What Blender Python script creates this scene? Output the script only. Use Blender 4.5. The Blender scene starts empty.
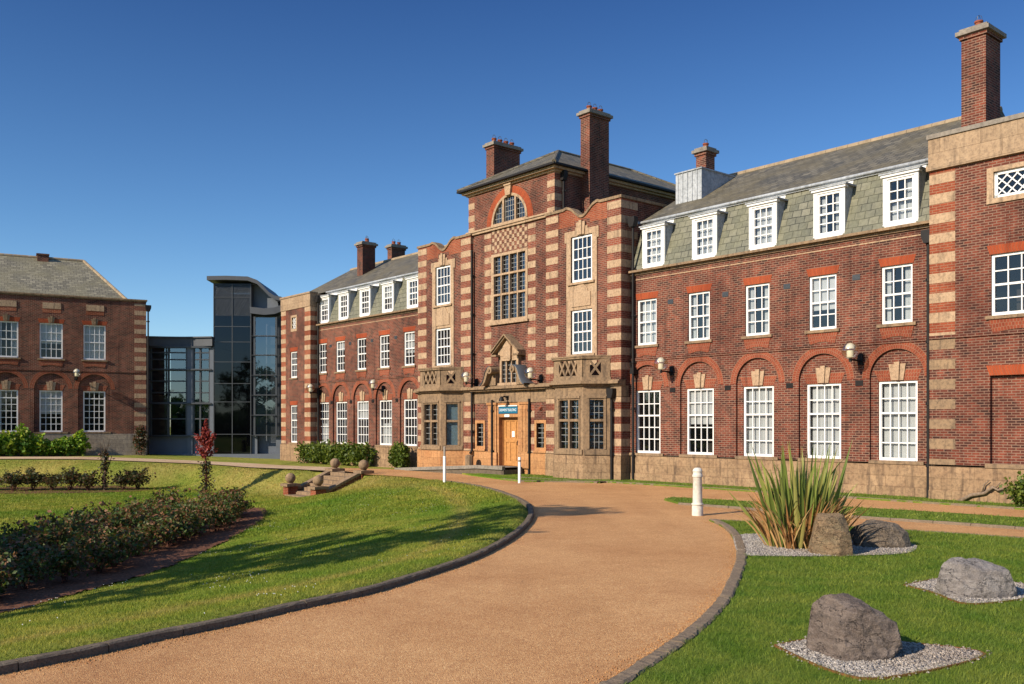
import bpy, bmesh, math, random
import numpy as np
from mathutils import Vector, Matrix, noise
from mathutils.geometry import tessellate_polygon
random.seed(7); rng = np.random.default_rng(11)
SC = bpy.context.scene
COL = SC.collection
R = math.radians

# ------------------------------------------------------------------ camera, sky, sun, exposure
FP, HX, HY, EYE = 930.0, 512.0, 425.0, 2.2          # focal length in pixels, horizon row, eye height
cam = bpy.data.cameras.new('camera'); camo = bpy.data.objects.new('camera', cam); COL.objects.link(camo)
cam.sensor_width = 36.0; cam.lens = FP / 1024 * 36.0
cam.shift_y = (HY - 342) / 1024.0
cam.clip_start = 0.1; cam.clip_end = 3000
camo.location = (0, 0, EYE); camo.rotation_euler = (R(90), 0, 0)
SC.camera = camo

SUN_EL, SUN_DIR = R(29), Vector((-0.78, -0.626, 0)).normalized()
w = bpy.data.worlds.new('World'); SC.world = w; w.use_nodes = True
nt = w.node_tree; nt.nodes.clear()
sky = nt.nodes.new('ShaderNodeTexSky'); sky.sky_type = 'NISHITA'; sky.sun_disc = False
sky.sun_elevation = SUN_EL; sky.sun_rotation = math.atan2(SUN_DIR.x, SUN_DIR.y)
sky.altitude = 300; sky.air_density = 1.0; sky.dust_density = 0.25; sky.ozone_density = 3.0
hs = nt.nodes.new('ShaderNodeHueSaturation'); hs.inputs['Saturation'].default_value = 1.12
bg = nt.nodes.new('ShaderNodeBackground'); bg.inputs['Strength'].default_value = 0.15
wo = nt.nodes.new('ShaderNodeOutputWorld')
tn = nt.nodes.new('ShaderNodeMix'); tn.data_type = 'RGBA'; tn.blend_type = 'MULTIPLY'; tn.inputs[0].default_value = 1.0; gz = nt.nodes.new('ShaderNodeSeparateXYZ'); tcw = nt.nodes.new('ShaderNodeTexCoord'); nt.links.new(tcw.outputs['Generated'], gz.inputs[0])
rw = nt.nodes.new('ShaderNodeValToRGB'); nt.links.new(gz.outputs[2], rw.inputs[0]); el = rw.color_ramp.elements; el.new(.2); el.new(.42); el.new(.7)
for e_, p_, c_ in zip(el, (0.0, .2, .42, .7, 1.0), ((.56, .61, .66), (.36, .45, .53), (.20, .28, .40), (1.0, 1.0, 1.0), (1.15, 1.1, 1.05))): e_.position = p_; e_.color = (*c_, 1)  # sky dimmed within view; overhead part brightened to add fill light
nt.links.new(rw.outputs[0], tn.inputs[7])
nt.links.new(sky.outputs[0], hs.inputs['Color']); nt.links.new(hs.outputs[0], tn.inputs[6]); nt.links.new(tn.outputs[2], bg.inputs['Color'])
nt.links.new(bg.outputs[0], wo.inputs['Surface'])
sl = bpy.data.lights.new('sun', 'SUN'); slo = bpy.data.objects.new('sun', sl); COL.objects.link(slo)
sl.energy = 4.3; sl.angle = R(0.5); sl.color = (1.0, 0.87, 0.69)
S3 = Vector((SUN_DIR.x * math.cos(SUN_EL), SUN_DIR.y * math.cos(SUN_EL), math.sin(SUN_EL)))
slo.rotation_euler = S3.to_track_quat('Z', 'Y').to_euler(); slo.location = (-40, -10, 40)
SC.view_settings.view_transform = 'Standard'; SC.view_settings.look = 'None'
SC.view_settings.exposure = 0.74; SC.view_settings.gamma = 1.0
SC.cycles.max_bounces = 6; SC.cycles.transparent_max_bounces = 12
SC.cycles.use_denoising = True

def g(px, py, z=0.0):                                # ground point under a pixel of the photograph
    Y = (EYE - z) * FP / (py - HY)
    return ((px - HX) / FP * Y, Y)

# ------------------------------------------------------------------ materials
MATS = {}
class NB:
    def __init__(s, name):
        s.m = bpy.data.materials.new(name); s.m.use_nodes = True; s.nt = s.m.node_tree
        s.nt.nodes.clear(); s.out = s.nt.nodes.new('ShaderNodeOutputMaterial'); MATS[name] = s.m
    def n(s, t, ins=None, **kw):
        nd = s.nt.nodes.new('ShaderNode' + t)
        for k, v in kw.items(): setattr(nd, k, v)
        for k, v in (ins or {}).items():
            i = nd.inputs[k]
            if hasattr(v, 'is_linked') or isinstance(v, bpy.types.NodeSocket): s.nt.links.new(v, i)
            else: i.default_value = (*v, 1) if isinstance(v, tuple) and len(v) == 3 and i.type == 'RGBA' else v
        return nd
    def math(s, op, a, b=0.0, clamp=False):
        return s.n('Math', {0: a, 1: b}, operation=op, use_clamp=clamp).outputs[0]
    def mix(s, f, a, b, mode='MIX'):
        nd = s.nt.nodes.new('ShaderNodeMix'); nd.data_type = 'RGBA'; nd.blend_type = mode
        for i, v in ((0, f), (6, a), (7, b)):
            if isinstance(v, bpy.types.NodeSocket): s.nt.links.new(v, nd.inputs[i])
            else: nd.inputs[i].default_value = (*v, 1) if isinstance(v, tuple) else v
        return nd.outputs[2]
    def ramp(s, f, stops):
        nd = s.nt.nodes.new('ShaderNodeValToRGB'); s.nt.links.new(f, nd.inputs[0])
        e = nd.color_ramp.elements
        while len(e) < len(stops): e.new(0.5)
        for el, (p, c) in zip(e, stops): el.position = p; el.color = (*c, 1) if len(c) == 3 else c
        return nd.outputs[0]
    def noise(s, vec, scale, detail=4, rough=0.55):
        return s.n('TexNoise', {'Vector': vec, 'Scale': scale, 'Detail': detail, 'Roughness': rough}).outputs[0]
    def obj(s): return s.n('TexCoord').outputs['Object']
    def bump(s, h, dist, strength=1.0):
        return s.n('Bump', {'Height': h, 'Distance': dist, 'Strength': strength}).outputs[0]
    def finish(s, color, rough=0.8, normal=None, spec=0.3, **kw):
        b = s.n('BsdfPrincipled', {'Base Color': color, 'Roughness': rough, 'Specular IOR Level': spec, **kw})
        if normal is not None: s.nt.links.new(normal, b.inputs['Normal'])
        s.nt.links.new(b.outputs[0], s.out.inputs[0]); return b
    def walluv(s):                                    # (along the wall, height) whichever way the wall faces
        tc = s.n('TexCoord'); p = s.n('SeparateXYZ', {0: tc.outputs['Object']}); q = s.n('SeparateXYZ', {0: tc.outputs['Normal']})
        side = s.math('GREATER_THAN', s.math('ABSOLUTE', q.outputs[0]), 0.8)
        a = s.math('ADD', s.math('MULTIPLY', p.outputs[1], side), s.math('MULTIPLY', p.outputs[0], s.math('SUBTRACT', 1.0, side)))
        return s.n('CombineXYZ', {0: a, 1: p.outputs[2], 2: 0.0}).outputs[0], tc.outputs['Object']

def brick_mat(name, c1, c2, mortar, stain=(0.5, 0.42, 0.4), uv=None, bw=0.225, rh=0.075, ms=0.011, patch=None):
    b = NB(name)
    if uv: vec = b.n('TexCoord').outputs['UV']; pos = b.obj()
    else: vec, pos = b.walluv()
    br = b.n('TexBrick', {'Vector': vec, 'Scale': 1.0, 'Color1': c1, 'Color2': c2, 'Mortar': mortar, 'Mortar Size': ms,
                          'Mortar Smooth': 0.2, 'Bias': -0.1, 'Brick Width': bw, 'Row Height': rh}, offset=0.5)
    big = b.noise(pos, 0.45, 5, 0.6); mid = b.noise(pos, 2.6, 4, 0.6); fine = b.noise(pos, 26.0, 2)
    c = b.mix(b.math('MULTIPLY', fine, 0.5), br.outputs[0], (c1[0] * 0.45, c1[1] * 0.5, c1[2] * 0.6))
    if patch: c = b.mix(b.ramp(mid, [(0.46, (0, 0, 0)), (0.68, (0.75,) * 3)]), c, b.mix(br.outputs[1], patch, mortar))
    c = b.mix(b.ramp(big, [(0.42, (0, 0, 0)), (0.66, (0.95,) * 3)]), c, b.mix(1.0, c, stain, 'MULTIPLY'))
    c = b.mix(b.ramp(mid, [(0.3, (0.35,) * 3), (0.6, (0, 0, 0))]), c, b.mix(1.0, c, (1.25, 1.12, 1.05), 'MULTIPLY'))
    sk = b.noise(b.n('Mapping', {'Vector': pos, 'Scale': (2.2, 2.2, 0.16)}).outputs[0], 1.6, 5, 0.65)
    c = b.mix(b.ramp(sk, [(0.55, (0, 0, 0)), (0.72, (0.7,) * 3)]), c, b.mix(1.0, c, (0.42, 0.40, 0.42), 'MULTIPLY'))
    c = b.mix(b.ramp(sk, [(0.26, (0.20,) * 3), (0.36, (0, 0, 0))]), c, (0.38, 0.27, 0.20))
    h = b.math('SUBTRACT', b.math('MULTIPLY', fine, 0.3), br.outputs[1])
    b.finish(c, 0.88, b.bump(h, 0.008, 0.7), 0.2)
brick_mat('brick', (0.050, 0.021, 0.017), (0.190, 0.044, 0.024), (0.27, 0.17, 0.12), stain=(0.56, 0.52, 0.54), patch=(0.25, 0.062, 0.034), ms=0.013)
brick_mat('red_brick', (0.25, 0.058, 0.028), (0.36, 0.088, 0.038), (0.36, 0.21, 0.13), stain=(0.6, 0.5, 0.46))
brick_mat('quoin_brick', (0.135, 0.040, 0.028), (0.24, 0.062, 0.035), (0.32, 0.20, 0.14), stain=(0.6, 0.52, 0.5), patch=(0.30, 0.072, 0.034))
brick_mat('arch_brick', (0.23, 0.055, 0.028), (0.32, 0.080, 0.038), (0.34, 0.19, 0.12), stain=(0.65, 0.55, 0.5), uv=True, bw=0.075, rh=0.12, ms=0.008)
brick_mat('rubbed_brick', (0.30, 0.060, 0.022), (0.40, 0.085, 0.029), (0.29, 0.115, 0.064), stain=(0.75, 0.65, 0.6), uv=True, bw=0.075, rh=0.30, ms=0.006)

def stone_mat(name, base, dark, light, scale=1.0, contrast=0.6, block=None, streak=0.5):
    b = NB(name); vec, pos = b.walluv()
    n1 = b.noise(pos, 1.1 * scale, 6, 0.65); n2 = b.noise(pos, 7 * scale, 5, 0.7); n3 = b.noise(pos, 40, 3)
    sc = b.n('Mapping', {'Vector': pos, 'Scale': (3.0, 3.0, 0.35)}); st = b.noise(sc.outputs[0], 2.2, 4)
    c = b.mix(b.ramp(n1, [(0.5 - 0.25 * contrast, (0, 0, 0)), (0.5 + 0.35 * contrast, (1, 1, 1))]), base, light)
    c = b.mix(b.ramp(n2, [(0.45, (0, 0, 0)), (0.78, (0.85,) * 3)]), c, dark)
    c = b.mix(b.ramp(st, [(0.52, (0, 0, 0)), (0.78, (streak,) * 3)]), c, dark)
    h = b.math('ADD', n2, b.math('MULTIPLY', n3, 0.4))
    if block:
        br = b.n('TexBrick', {'Vector': vec, 'Scale': 1.0, 'Color1': (0.82,) * 3, 'Color2': (1, 1, 1), 'Mortar': (0.62, 0.6, 0.58), 'Mortar Size': 0.008,
                              'Brick Width': block[0], 'Row Height': block[1], 'Mortar Smooth': 0.3}, offset=0.5)
        c = b.mix(1.0, c, br.outputs[0], 'MULTIPLY'); h = b.math('SUBTRACT', h, br.outputs[1])
    b.finish(c, 0.9, b.bump(h, 0.02, 0.5), 0.15)
stone_mat('stone', (0.36, 0.24, 0.148), (0.11, 0.078, 0.055), (0.46, 0.33, 0.215), 1.7, 0.9, None, 0.85)
stone_mat('ashlar', (0.33, 0.225, 0.14), (0.12, 0.085, 0.06), (0.43, 0.31, 0.20), 1.2, 0.9, (1.15, 0.46), 0.95)
stone_mat('weathered_stone', (0.205, 0.142, 0.090), (0.060, 0.046, 0.036), (0.32, 0.215, 0.125), 1.3, 0.9, None, 0.9)
stone_mat('plinth_stone', (0.25, 0.155, 0.090), (0.075, 0.050, 0.038), (0.44, 0.30, 0.175), 1.5, 1.0, (0.62, 0.33), 1.0)
stone_mat('grey_plinth_stone', (0.30, 0.25, 0.20), (0.13, 0.11, 0.10), (0.40, 0.33, 0.25), 1.5, 0.9, (0.55, 0.26), 0.7)
stone_mat('porch_stone', (0.42, 0.195, 0.082), (0.17, 0.085, 0.045), (0.52, 0.29, 0.13), 1.4, 0.8, (0.7, 0.32), 0.6)
stone_mat('lead', (0.30, 0.32, 0.34), (0.13, 0.14, 0.15), (0.45, 0.47, 0.49), 1.2, 0.7, None, 0.6)
stone_mat('concrete', (0.20, 0.175, 0.15), (0.09, 0.078, 0.066), (0.28, 0.245, 0.20), 1.5, 0.7, None, 0.4)
stone_mat('kerb_stone', (0.105, 0.082, 0.062), (0.030, 0.024, 0.019), (0.20, 0.155, 0.11), 6, 0.8, None, 0.5)
stone_mat('flush_kerb_stone', (0.17, 0.125, 0.088), (0.055, 0.042, 0.032), (0.26, 0.195, 0.13), 6, 0.8, None, 0.4)

def slate_mat(name, c1, c2, gap, bw, rh, moss, tilt):
    b = NB(name); tc = b.n('TexCoord'); p = b.n('SeparateXYZ', {0: tc.outputs['Object']})
    q = b.n('SeparateXYZ', {0: tc.outputs['Normal']})
    side = b.math('GREATER_THAN', b.math('ABSOLUTE', q.outputs[0]), b.math('ABSOLUTE', q.outputs[1]))
    a = b.math('ADD', b.math('MULTIPLY', p.outputs[1], side), b.math('MULTIPLY', p.outputs[0], b.math('SUBTRACT', 1.0, side)))
    v = b.math('MULTIPLY', p.outputs[2], tilt)
    wob = b.noise(tc.outputs['Object'], 1.7, 3)
    vec = b.n('CombineXYZ', {0: a, 1: b.math('ADD', v, b.math('MULTIPLY', wob, rh * 0.35)), 2: 0.0}).outputs[0]
    br = b.n('TexBrick', {'Vector': vec, 'Scale': 1.0, 'Color1': c1, 'Color2': c2, 'Mortar': gap, 'Mortar Size': rh * 0.055,
                          'Brick Width': bw, 'Row Height': rh, 'Mortar Smooth': 0.1}, offset=0.5)
    n1 = b.noise(tc.outputs['Object'], 0.7, 5, 0.65); n2 = b.noise(tc.outputs['Object'], 9, 4)
    c = b.mix(b.ramp(n1, [(0.4, (0, 0, 0)), (0.7, (0.8,) * 3)]), br.outputs[0], moss)
    c = b.mix(b.ramp(n2, [(0.35, (0.5,) * 3), (0.6, (0, 0, 0))]), c, b.mix(1.0, c, (0.55, 0.55, 0.55), 'MULTIPLY'))
    wv = b.math('FRACT', b.math('DIVIDE', vec.node.inputs[1].links[0].from_socket, rh))
    h = b.math('ADD', b.math('MULTIPLY', b.math('SUBTRACT', 1.0, wv), 0.8), b.math('MULTIPLY', n2, 0.4))
    b.finish(c, 0.7, b.bump(h, 0.03, 0.7), 0.35)
slate_mat('green_slate', (0.105, 0.108, 0.082), (0.19, 0.182, 0.135), (0.03, 0.032, 0.025), 0.34, 0.27, (0.17, 0.165, 0.10), 1.08)
slate_mat('roof_slate', (0.070, 0.064, 0.050), (0.165, 0.145, 0.105), (0.022, 0.02, 0.017), 0.34, 0.26, (0.13, 0.105, 0.055), 2.05)
slate_mat('stone_slate', (0.14, 0.125, 0.088), (0.27, 0.24, 0.165), (0.05, 0.045, 0.035), 0.34, 0.25, (0.20, 0.175, 0.10), 1.75)

def plain(name, col, rough=0.6, spec=0.4, var=0.25, scale=6, bumpd=0.0, **kw):
    b = NB(name); p = b.obj(); n1 = b.noise(p, scale, 5, 0.6)
    c = b.mix(b.ramp(n1, [(0.3, (0, 0, 0)), (0.7, (1, 1, 1))]), col, tuple(x * (1 - var) for x in col))
    b.finish(c, rough, b.bump(n1, bumpd, 0.5) if bumpd else None, spec, **kw)
plain('white_paint', (0.72, 0.715, 0.70), 0.45, 0.4, 0.08)
plain('iron_paint', (0.014, 0.012, 0.012), 0.6, 0.25, 0.3)
plain('dark_metal', (0.05, 0.055, 0.062), 0.4, 0.5, 0.2)
plain('grey_cladding', (0.115, 0.13, 0.155), 0.45, 0.5, 0.15, 2)
plain('oak', (0.50, 0.235, 0.075), 0.55, 0.3, 0.35, 9)
plain('oak_dark', (0.30, 0.125, 0.04), 0.55, 0.3, 0.35, 9)
plain('sign_blue', (0.012, 0.115, 0.20), 0.4, 0.4, 0.1)
plain('sign_letter', (0.62, 0.72, 0.78), 0.5, 0.3, 0.05)
plain('terracotta', (0.26, 0.075, 0.04), 0.8, 0.2, 0.35)
plain('ridge_tile', (0.34, 0.26, 0.17), 0.85, 0.2, 0.4, 3)
plain('leaded', (0.30, 0.30, 0.29), 0.5, 0.4, 0.2)
plain('interior', (0.05, 0.046, 0.042), 0.9, 0.1, 0.4, 0.6)
plain('curtain_white', (0.56, 0.60, 0.61), 0.9, 0.1, 0.1)
plain('blind_blue', (0.42, 0.62, 0.72), 0.8, 0.1, 0.1)
plain('bollard_white', (0.66, 0.62, 0.54), 0.6, 0.3, 0.32, 9)
plain('post_white', (0.80, 0.79, 0.75), 0.5, 0.3, 0.05)
plain('post_grey', (0.30, 0.26, 0.22), 0.6, 0.3, 0.2)
plain('lamp_cream', (0.78, 0.74, 0.60), 0.35, 0.5, 0.05)
plain('mulch', (0.185, 0.085, 0.052), 0.95, 0.1, 0.7, 18, 0.04)
plain('bark', (0.105, 0.075, 0.055), 0.9, 0.1, 0.5, 14, 0.03)
plain('red_bark', (0.14, 0.065, 0.05), 0.9, 0.1, 0.4, 14, 0.03)
plain('bleached_wood', (0.26, 0.19, 0.135), 0.9, 0.1, 0.5, 14, 0.03)
plain('timber_edge', (0.20, 0.09, 0.035), 0.9, 0.1, 0.4, 10)
plain('daisy', (0.8, 0.8, 0.74), 0.8, 0.1, 0.05)

def glass(name, dark, refl_tint, rough=0.03, base_refl=0.06, trans=0.75, wob=0.01, ws=0.9):
    b = NB(name); nrm = b.bump(b.noise(b.obj(), ws, 2), wob, 1.0)
    gl = b.n('BsdfGlossy', {'Color': refl_tint, 'Roughness': rough, 'Normal': nrm})
    tr = b.n('BsdfTransparent', {'Color': (trans, trans, trans)}); df = b.n('BsdfDiffuse', {'Color': dark})
    under = b.n('MixShader', {0: 0.10, 1: tr.outputs[0], 2: df.outputs[0]})
    lw = b.n('LayerWeight', {'Blend': 0.25, 'Normal': nrm})
    f = b.math('ADD', b.math('MULTIPLY', lw.outputs['Facing'], 0.6), base_refl, True)
    m = b.n('MixShader', {0: f, 1: under.outputs[0], 2: gl.outputs[0]})
    b.nt.links.new(m.outputs[0], b.out.inputs[0])
glass('window_glass', (0.03, 0.032, 0.035), (0.88, 0.84, 0.80), 0.04, 0.05, 0.88)
glass('leaded_glass', (0.02, 0.024, 0.028), (0.75, 0.82, 0.9), 0.12, 0.05, 0.5, 0.02, 6)
glass('curtain_wall_glass', (0.02, 0.04, 0.055), (0.60, 0.70, 0.80), 0.02, 0.19, 0.55, 0.004, 0.5)
glass('dark_tower_glass', (0.008, 0.010, 0.014), (0.55, 0.60, 0.68), 0.03, 0.04, 0.2, 0.004, 0.5)
b = NB('globe_glass')
b.nt.links.new(b.n('MixShader', {0: b.math('ADD', b.math('MULTIPLY', b.n('LayerWeight', {'Blend': 0.35}).outputs['Facing'], 0.5), 0.1),
    1: b.n('BsdfTransparent', {'Color': (0.9, 0.88, 0.82)}).outputs[0], 2: b.n('BsdfGlossy', {'Roughness': 0.05}).outputs[0]}).outputs[0], b.out.inputs[0])

def foliage(name, cols, sub=0.25):
    b = NB(name); rnd = b.n('NewGeometry').outputs['Random Per Island']
    c = b.ramp(rnd, [(i / (len(cols) - 1), k) for i, k in enumerate(cols)])
    d = b.n('BsdfPrincipled', {'Base Color': c, 'Roughness': 0.55, 'Specular IOR Level': 0.3})
    t = b.n('BsdfTranslucent', {'Color': b.mix(1.0, c, (1.5, 1.6, 0.8), 'MULTIPLY')})
    m = b.n('MixShader', {0: sub, 1: d.outputs[0], 2: t.outputs[0]})
    b.nt.links.new(m.outputs[0], b.out.inputs[0])
foliage('rose_leaf', [(0.020, 0.040, 0.010), (0.055, 0.090, 0.018), (0.095, 0.125, 0.030), (0.15, 0.075, 0.030), (0.21, 0.090, 0.048)])
foliage('rose_leaf_red', [(0.060, 0.040, 0.018), (0.050, 0.075, 0.022), (0.13, 0.045, 0.022)])
foliage('ivy_leaf', [(0.045, 0.11, 0.012), (0.10, 0.20, 0.020), (0.19, 0.30, 0.03), (0.30, 0.32, 0.04)])
foliage('hedge_leaf', [(0.035, 0.065, 0.010), (0.085, 0.125, 0.016), (0.16, 0.185, 0.028)])
foliage('red_leaf', [(0.15, 0.022, 0.022), (0.26, 0.04, 0.038), (0.34, 0.075, 0.06)])
foliage('climber_leaf', [(0.05, 0.03, 0.02), (0.03, 0.05, 0.02), (0.16, 0.05, 0.03)])
foliage('tree_leaf', [(0.03, 0.06, 0.015), (0.05, 0.09, 0.02), (0.08, 0.11, 0.03)])
foliage('sword_leaf', [(0.085, 0.125, 0.026), (0.15, 0.19, 0.036), (0.23, 0.25, 0.06), (0.34, 0.29, 0.09)], 0.2)
foliage('dry_leaf', [(0.22, 0.095, 0.035), (0.38, 0.19, 0.07), (0.50, 0.33, 0.14), (0.14, 0.075, 0.035)], 0.15)

def grass_color(b, p):
    worn = b.n('Attribute', attribute_name='worn').outputs['Fac']
    n1 = b.noise(p, 0.22, 5, 0.6); n2 = b.noise(p, 1.6, 4, 0.65); n3 = b.noise(p, 24, 3, 0.7)
    xs = b.n('SeparateXYZ', {0: p})
    lush = b.ramp(b.math('ADD', b.math('MULTIPLY', xs.outputs[0], 0.5), b.math('MULTIPLY', n1, 1.0)), [(0.1, (0, 0, 0)), (1.1, (1, 1, 1))])
    dry = b.mix(b.ramp(n2, [(0.35, (0, 0, 0)), (0.68, (1, 1, 1))]), (0.185, 0.245, 0.024), (0.33, 0.31, 0.055))
    dry = b.mix(b.ramp(n1, [(0.34, (0, 0, 0)), (0.56, (1.0,) * 3)]), (0.120, 0.215, 0.016), dry)
    lsh = b.mix(b.ramp(n2, [(0.35, (0, 0, 0)), (0.7, (1, 1, 1))]), (0.100, 0.175, 0.018), (0.205, 0.245, 0.040))
    c = b.mix(lush, dry, lsh)
    c = b.mix(b.math('MULTIPLY', worn, b.math('ADD', 0.35, b.math('MULTIPLY', n2, 1.0)), True), c, (0.42, 0.31, 0.10))
    return b.mix(b.ramp(n3, [(0.3, (0.7,) * 3), (0.6, (0, 0, 0))]), c, b.mix(1.0, c, (0.45, 0.5, 0.45), 'MULTIPLY')), n3, n2
b = NB('lawn'); p = b.n('NewGeometry').outputs['Position']; c, n3, n2 = grass_color(b, p)
fine = b.noise(p, 120, 3, 0.7)
b.finish(c, 0.95, b.bump(b.math('ADD', n3, b.math('MULTIPLY', fine, 0.6)), 0.05, 0.8), 0.1)
b = NB('grass_blade'); p = b.n('NewGeometry').outputs['Position']; c, n3, n2 = grass_color(b, p)
rnd = b.n('NewGeometry').outputs['Random Per Island']
c = b.mix(1.0, c, b.ramp(rnd, [(0, (0.65, 0.7, 0.6)), (0.6, (1.1, 1.1, 1.0)), (1, (1.7, 1.45, 1.2))]), 'MULTIPLY')
d = b.n('BsdfPrincipled', {'Base Color': c, 'Roughness': 0.6, 'Specular IOR Level': 0.25}); t = b.n('BsdfTranslucent', {'Color': c})
b.nt.links.new(b.n('MixShader', {0: 0.3, 1: d.outputs[0], 2: t.outputs[0]}).outputs[0], b.out.inputs[0])

def gravel(name, stops, scale, bd, big=0.35, tint=(0.8, 0.72, 0.66)):
    b = NB(name); p = b.n('NewGeometry').outputs['Position']
    v = b.n('TexVoronoi', {'Vector': p, 'Scale': scale}); v2 = b.n('TexVoronoi', {'Vector': p, 'Scale': scale * 0.43})
    rnd = b.n('SeparateColor', {0: v.outputs['Color']}).outputs[0]; r2 = b.n('SeparateColor', {0: v2.outputs['Color']}).outputs[1]
    c = b.ramp(b.math('ADD', b.math('MULTIPLY', rnd, 0.7), b.math('MULTIPLY', r2, 0.3)), stops)
    n1 = b.noise(p, big, 5, 0.6); n2 = b.noise(p, 2.5, 5, 0.65); n4 = b.noise(b.n('Mapping', {'Vector': p, 'Scale': (1.0, 0.12, 1.0), 'Rotation': (0, 0, -0.35)}).outputs[0], 0.8, 4)
    c = b.mix(b.ramp(n4, [(0.5, (0, 0, 0)), (0.66, (0.55,) * 3)]), c, b.mix(1.0, c, (0.80, 0.76, 0.72), 'MULTIPLY'))
    c = b.mix(b.ramp(n1, [(0.42, (0, 0, 0)), (0.66, (0.8,) * 3)]), c, b.mix(1.0, c, tint, 'MULTIPLY'))
    c = b.mix(b.ramp(n2, [(0.35, (0.4,) * 3), (0.6, (0, 0, 0))]), c, b.mix(1.0, c, (0.78, 0.74, 0.7), 'MULTIPLY'))
    h = b.math('SUBTRACT', 1.0, v.outputs['Distance'])
    b.finish(c, 0.75, b.bump(h, bd, 0.8), 0.3)
gravel('resin_gravel', [(0.05, (0.30, 0.142, 0.060)), (0.4, (0.49, 0.248, 0.100)), (0.7, (0.58, 0.315, 0.126)), (0.95, (0.70, 0.47, 0.23))], 105, 0.007)
gravel('pale_path', [(0.1, (0.40, 0.27, 0.16)), (0.9, (0.58, 0.44, 0.29))], 30, 0.006)
gravel('loose_gravel', [(0.05, (0.20, 0.18, 0.165)), (0.5, (0.36, 0.33, 0.30)), (0.95, (0.56, 0.52, 0.47))], 42, 0.03)

def rock_mat(name, base, dark, light):
    b = NB(name); p = b.obj()
    n1 = b.noise(p, 2.2, 6, 0.7); n2 = b.noise(p, 9, 8, 0.78); n3 = b.noise(p, 70, 3)
    mp = b.n('Mapping', {'Vector': p, 'Scale': (1.2, 1.2, 4.5), 'Rotation': (0.55, 0.35, 0.2)}); ly = b.noise(mp.outputs[0], 3.2, 6, 0.7)
    c = b.mix(b.ramp(n1, [(0.35, (0, 0, 0)), (0.65, (1, 1, 1))]), base, light)
    c = b.mix(b.ramp(n2, [(0.44, (0, 0, 0)), (0.66, (0.95,) * 3)]), c, dark)
    c = b.mix(b.ramp(ly, [(0.50, (0, 0, 0)), (0.60, (0.6,) * 3), (0.64, (0, 0, 0))]), c, light)
    c = b.mix(b.ramp(n3, [(0.55, (0, 0, 0)), (0.72, (0.6,) * 3)]), c, light)
    ck = b.math('ABSOLUTE', b.math('SUBTRACT', b.noise(b.n('Mapping', {'Vector': p, 'Scale': (1.0, 1.0, 1.6), 'Rotation': (0.9, 0.3, 0.5)}).outputs[0], 2.6, 5, 0.6), 0.5))
    ckm = b.ramp(ck, [(0.0, (1, 1, 1)), (0.008, (0, 0, 0))])
    c = b.mix(b.math('MULTIPLY', ckm, 0.45), c, tuple(x * .45 for x in dark))
    n2 = b.math('SUBTRACT', n2, b.math('MULTIPLY', ckm, 0.5))
    h = b.math('ADD', b.math('ADD', n2, b.math('MULTIPLY', n3, 0.22)), b.math('MULTIPLY', ly, 0.6))
    b.finish(c, 0.82, b.bump(h, 0.07, 1.0), 0.25)
rock_mat('brown_rock', (0.150, 0.112, 0.090), (0.055, 0.044, 0.040), (0.31, 0.245, 0.20))
rock_mat('grey_rock', (0.21, 0.18, 0.16), (0.09, 0.082, 0.08), (0.40, 0.36, 0.33))
rock_mat('veined_rock', (0.155, 0.115, 0.080), (0.055, 0.045, 0.04), (0.27, 0.215, 0.16))
plain('dark_roof', (0.060, 0.066, 0.078), 0.5, 0.4, 0.2, 2)
plain('rear_grey', (0.11, 0.12, 0.14), 0.5, 0.4, 0.2, 2)
rock_mat('olive_rock', (0.21, 0.165, 0.10), (0.10, 0.065, 0.04), (0.36, 0.235, 0.13))

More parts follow.
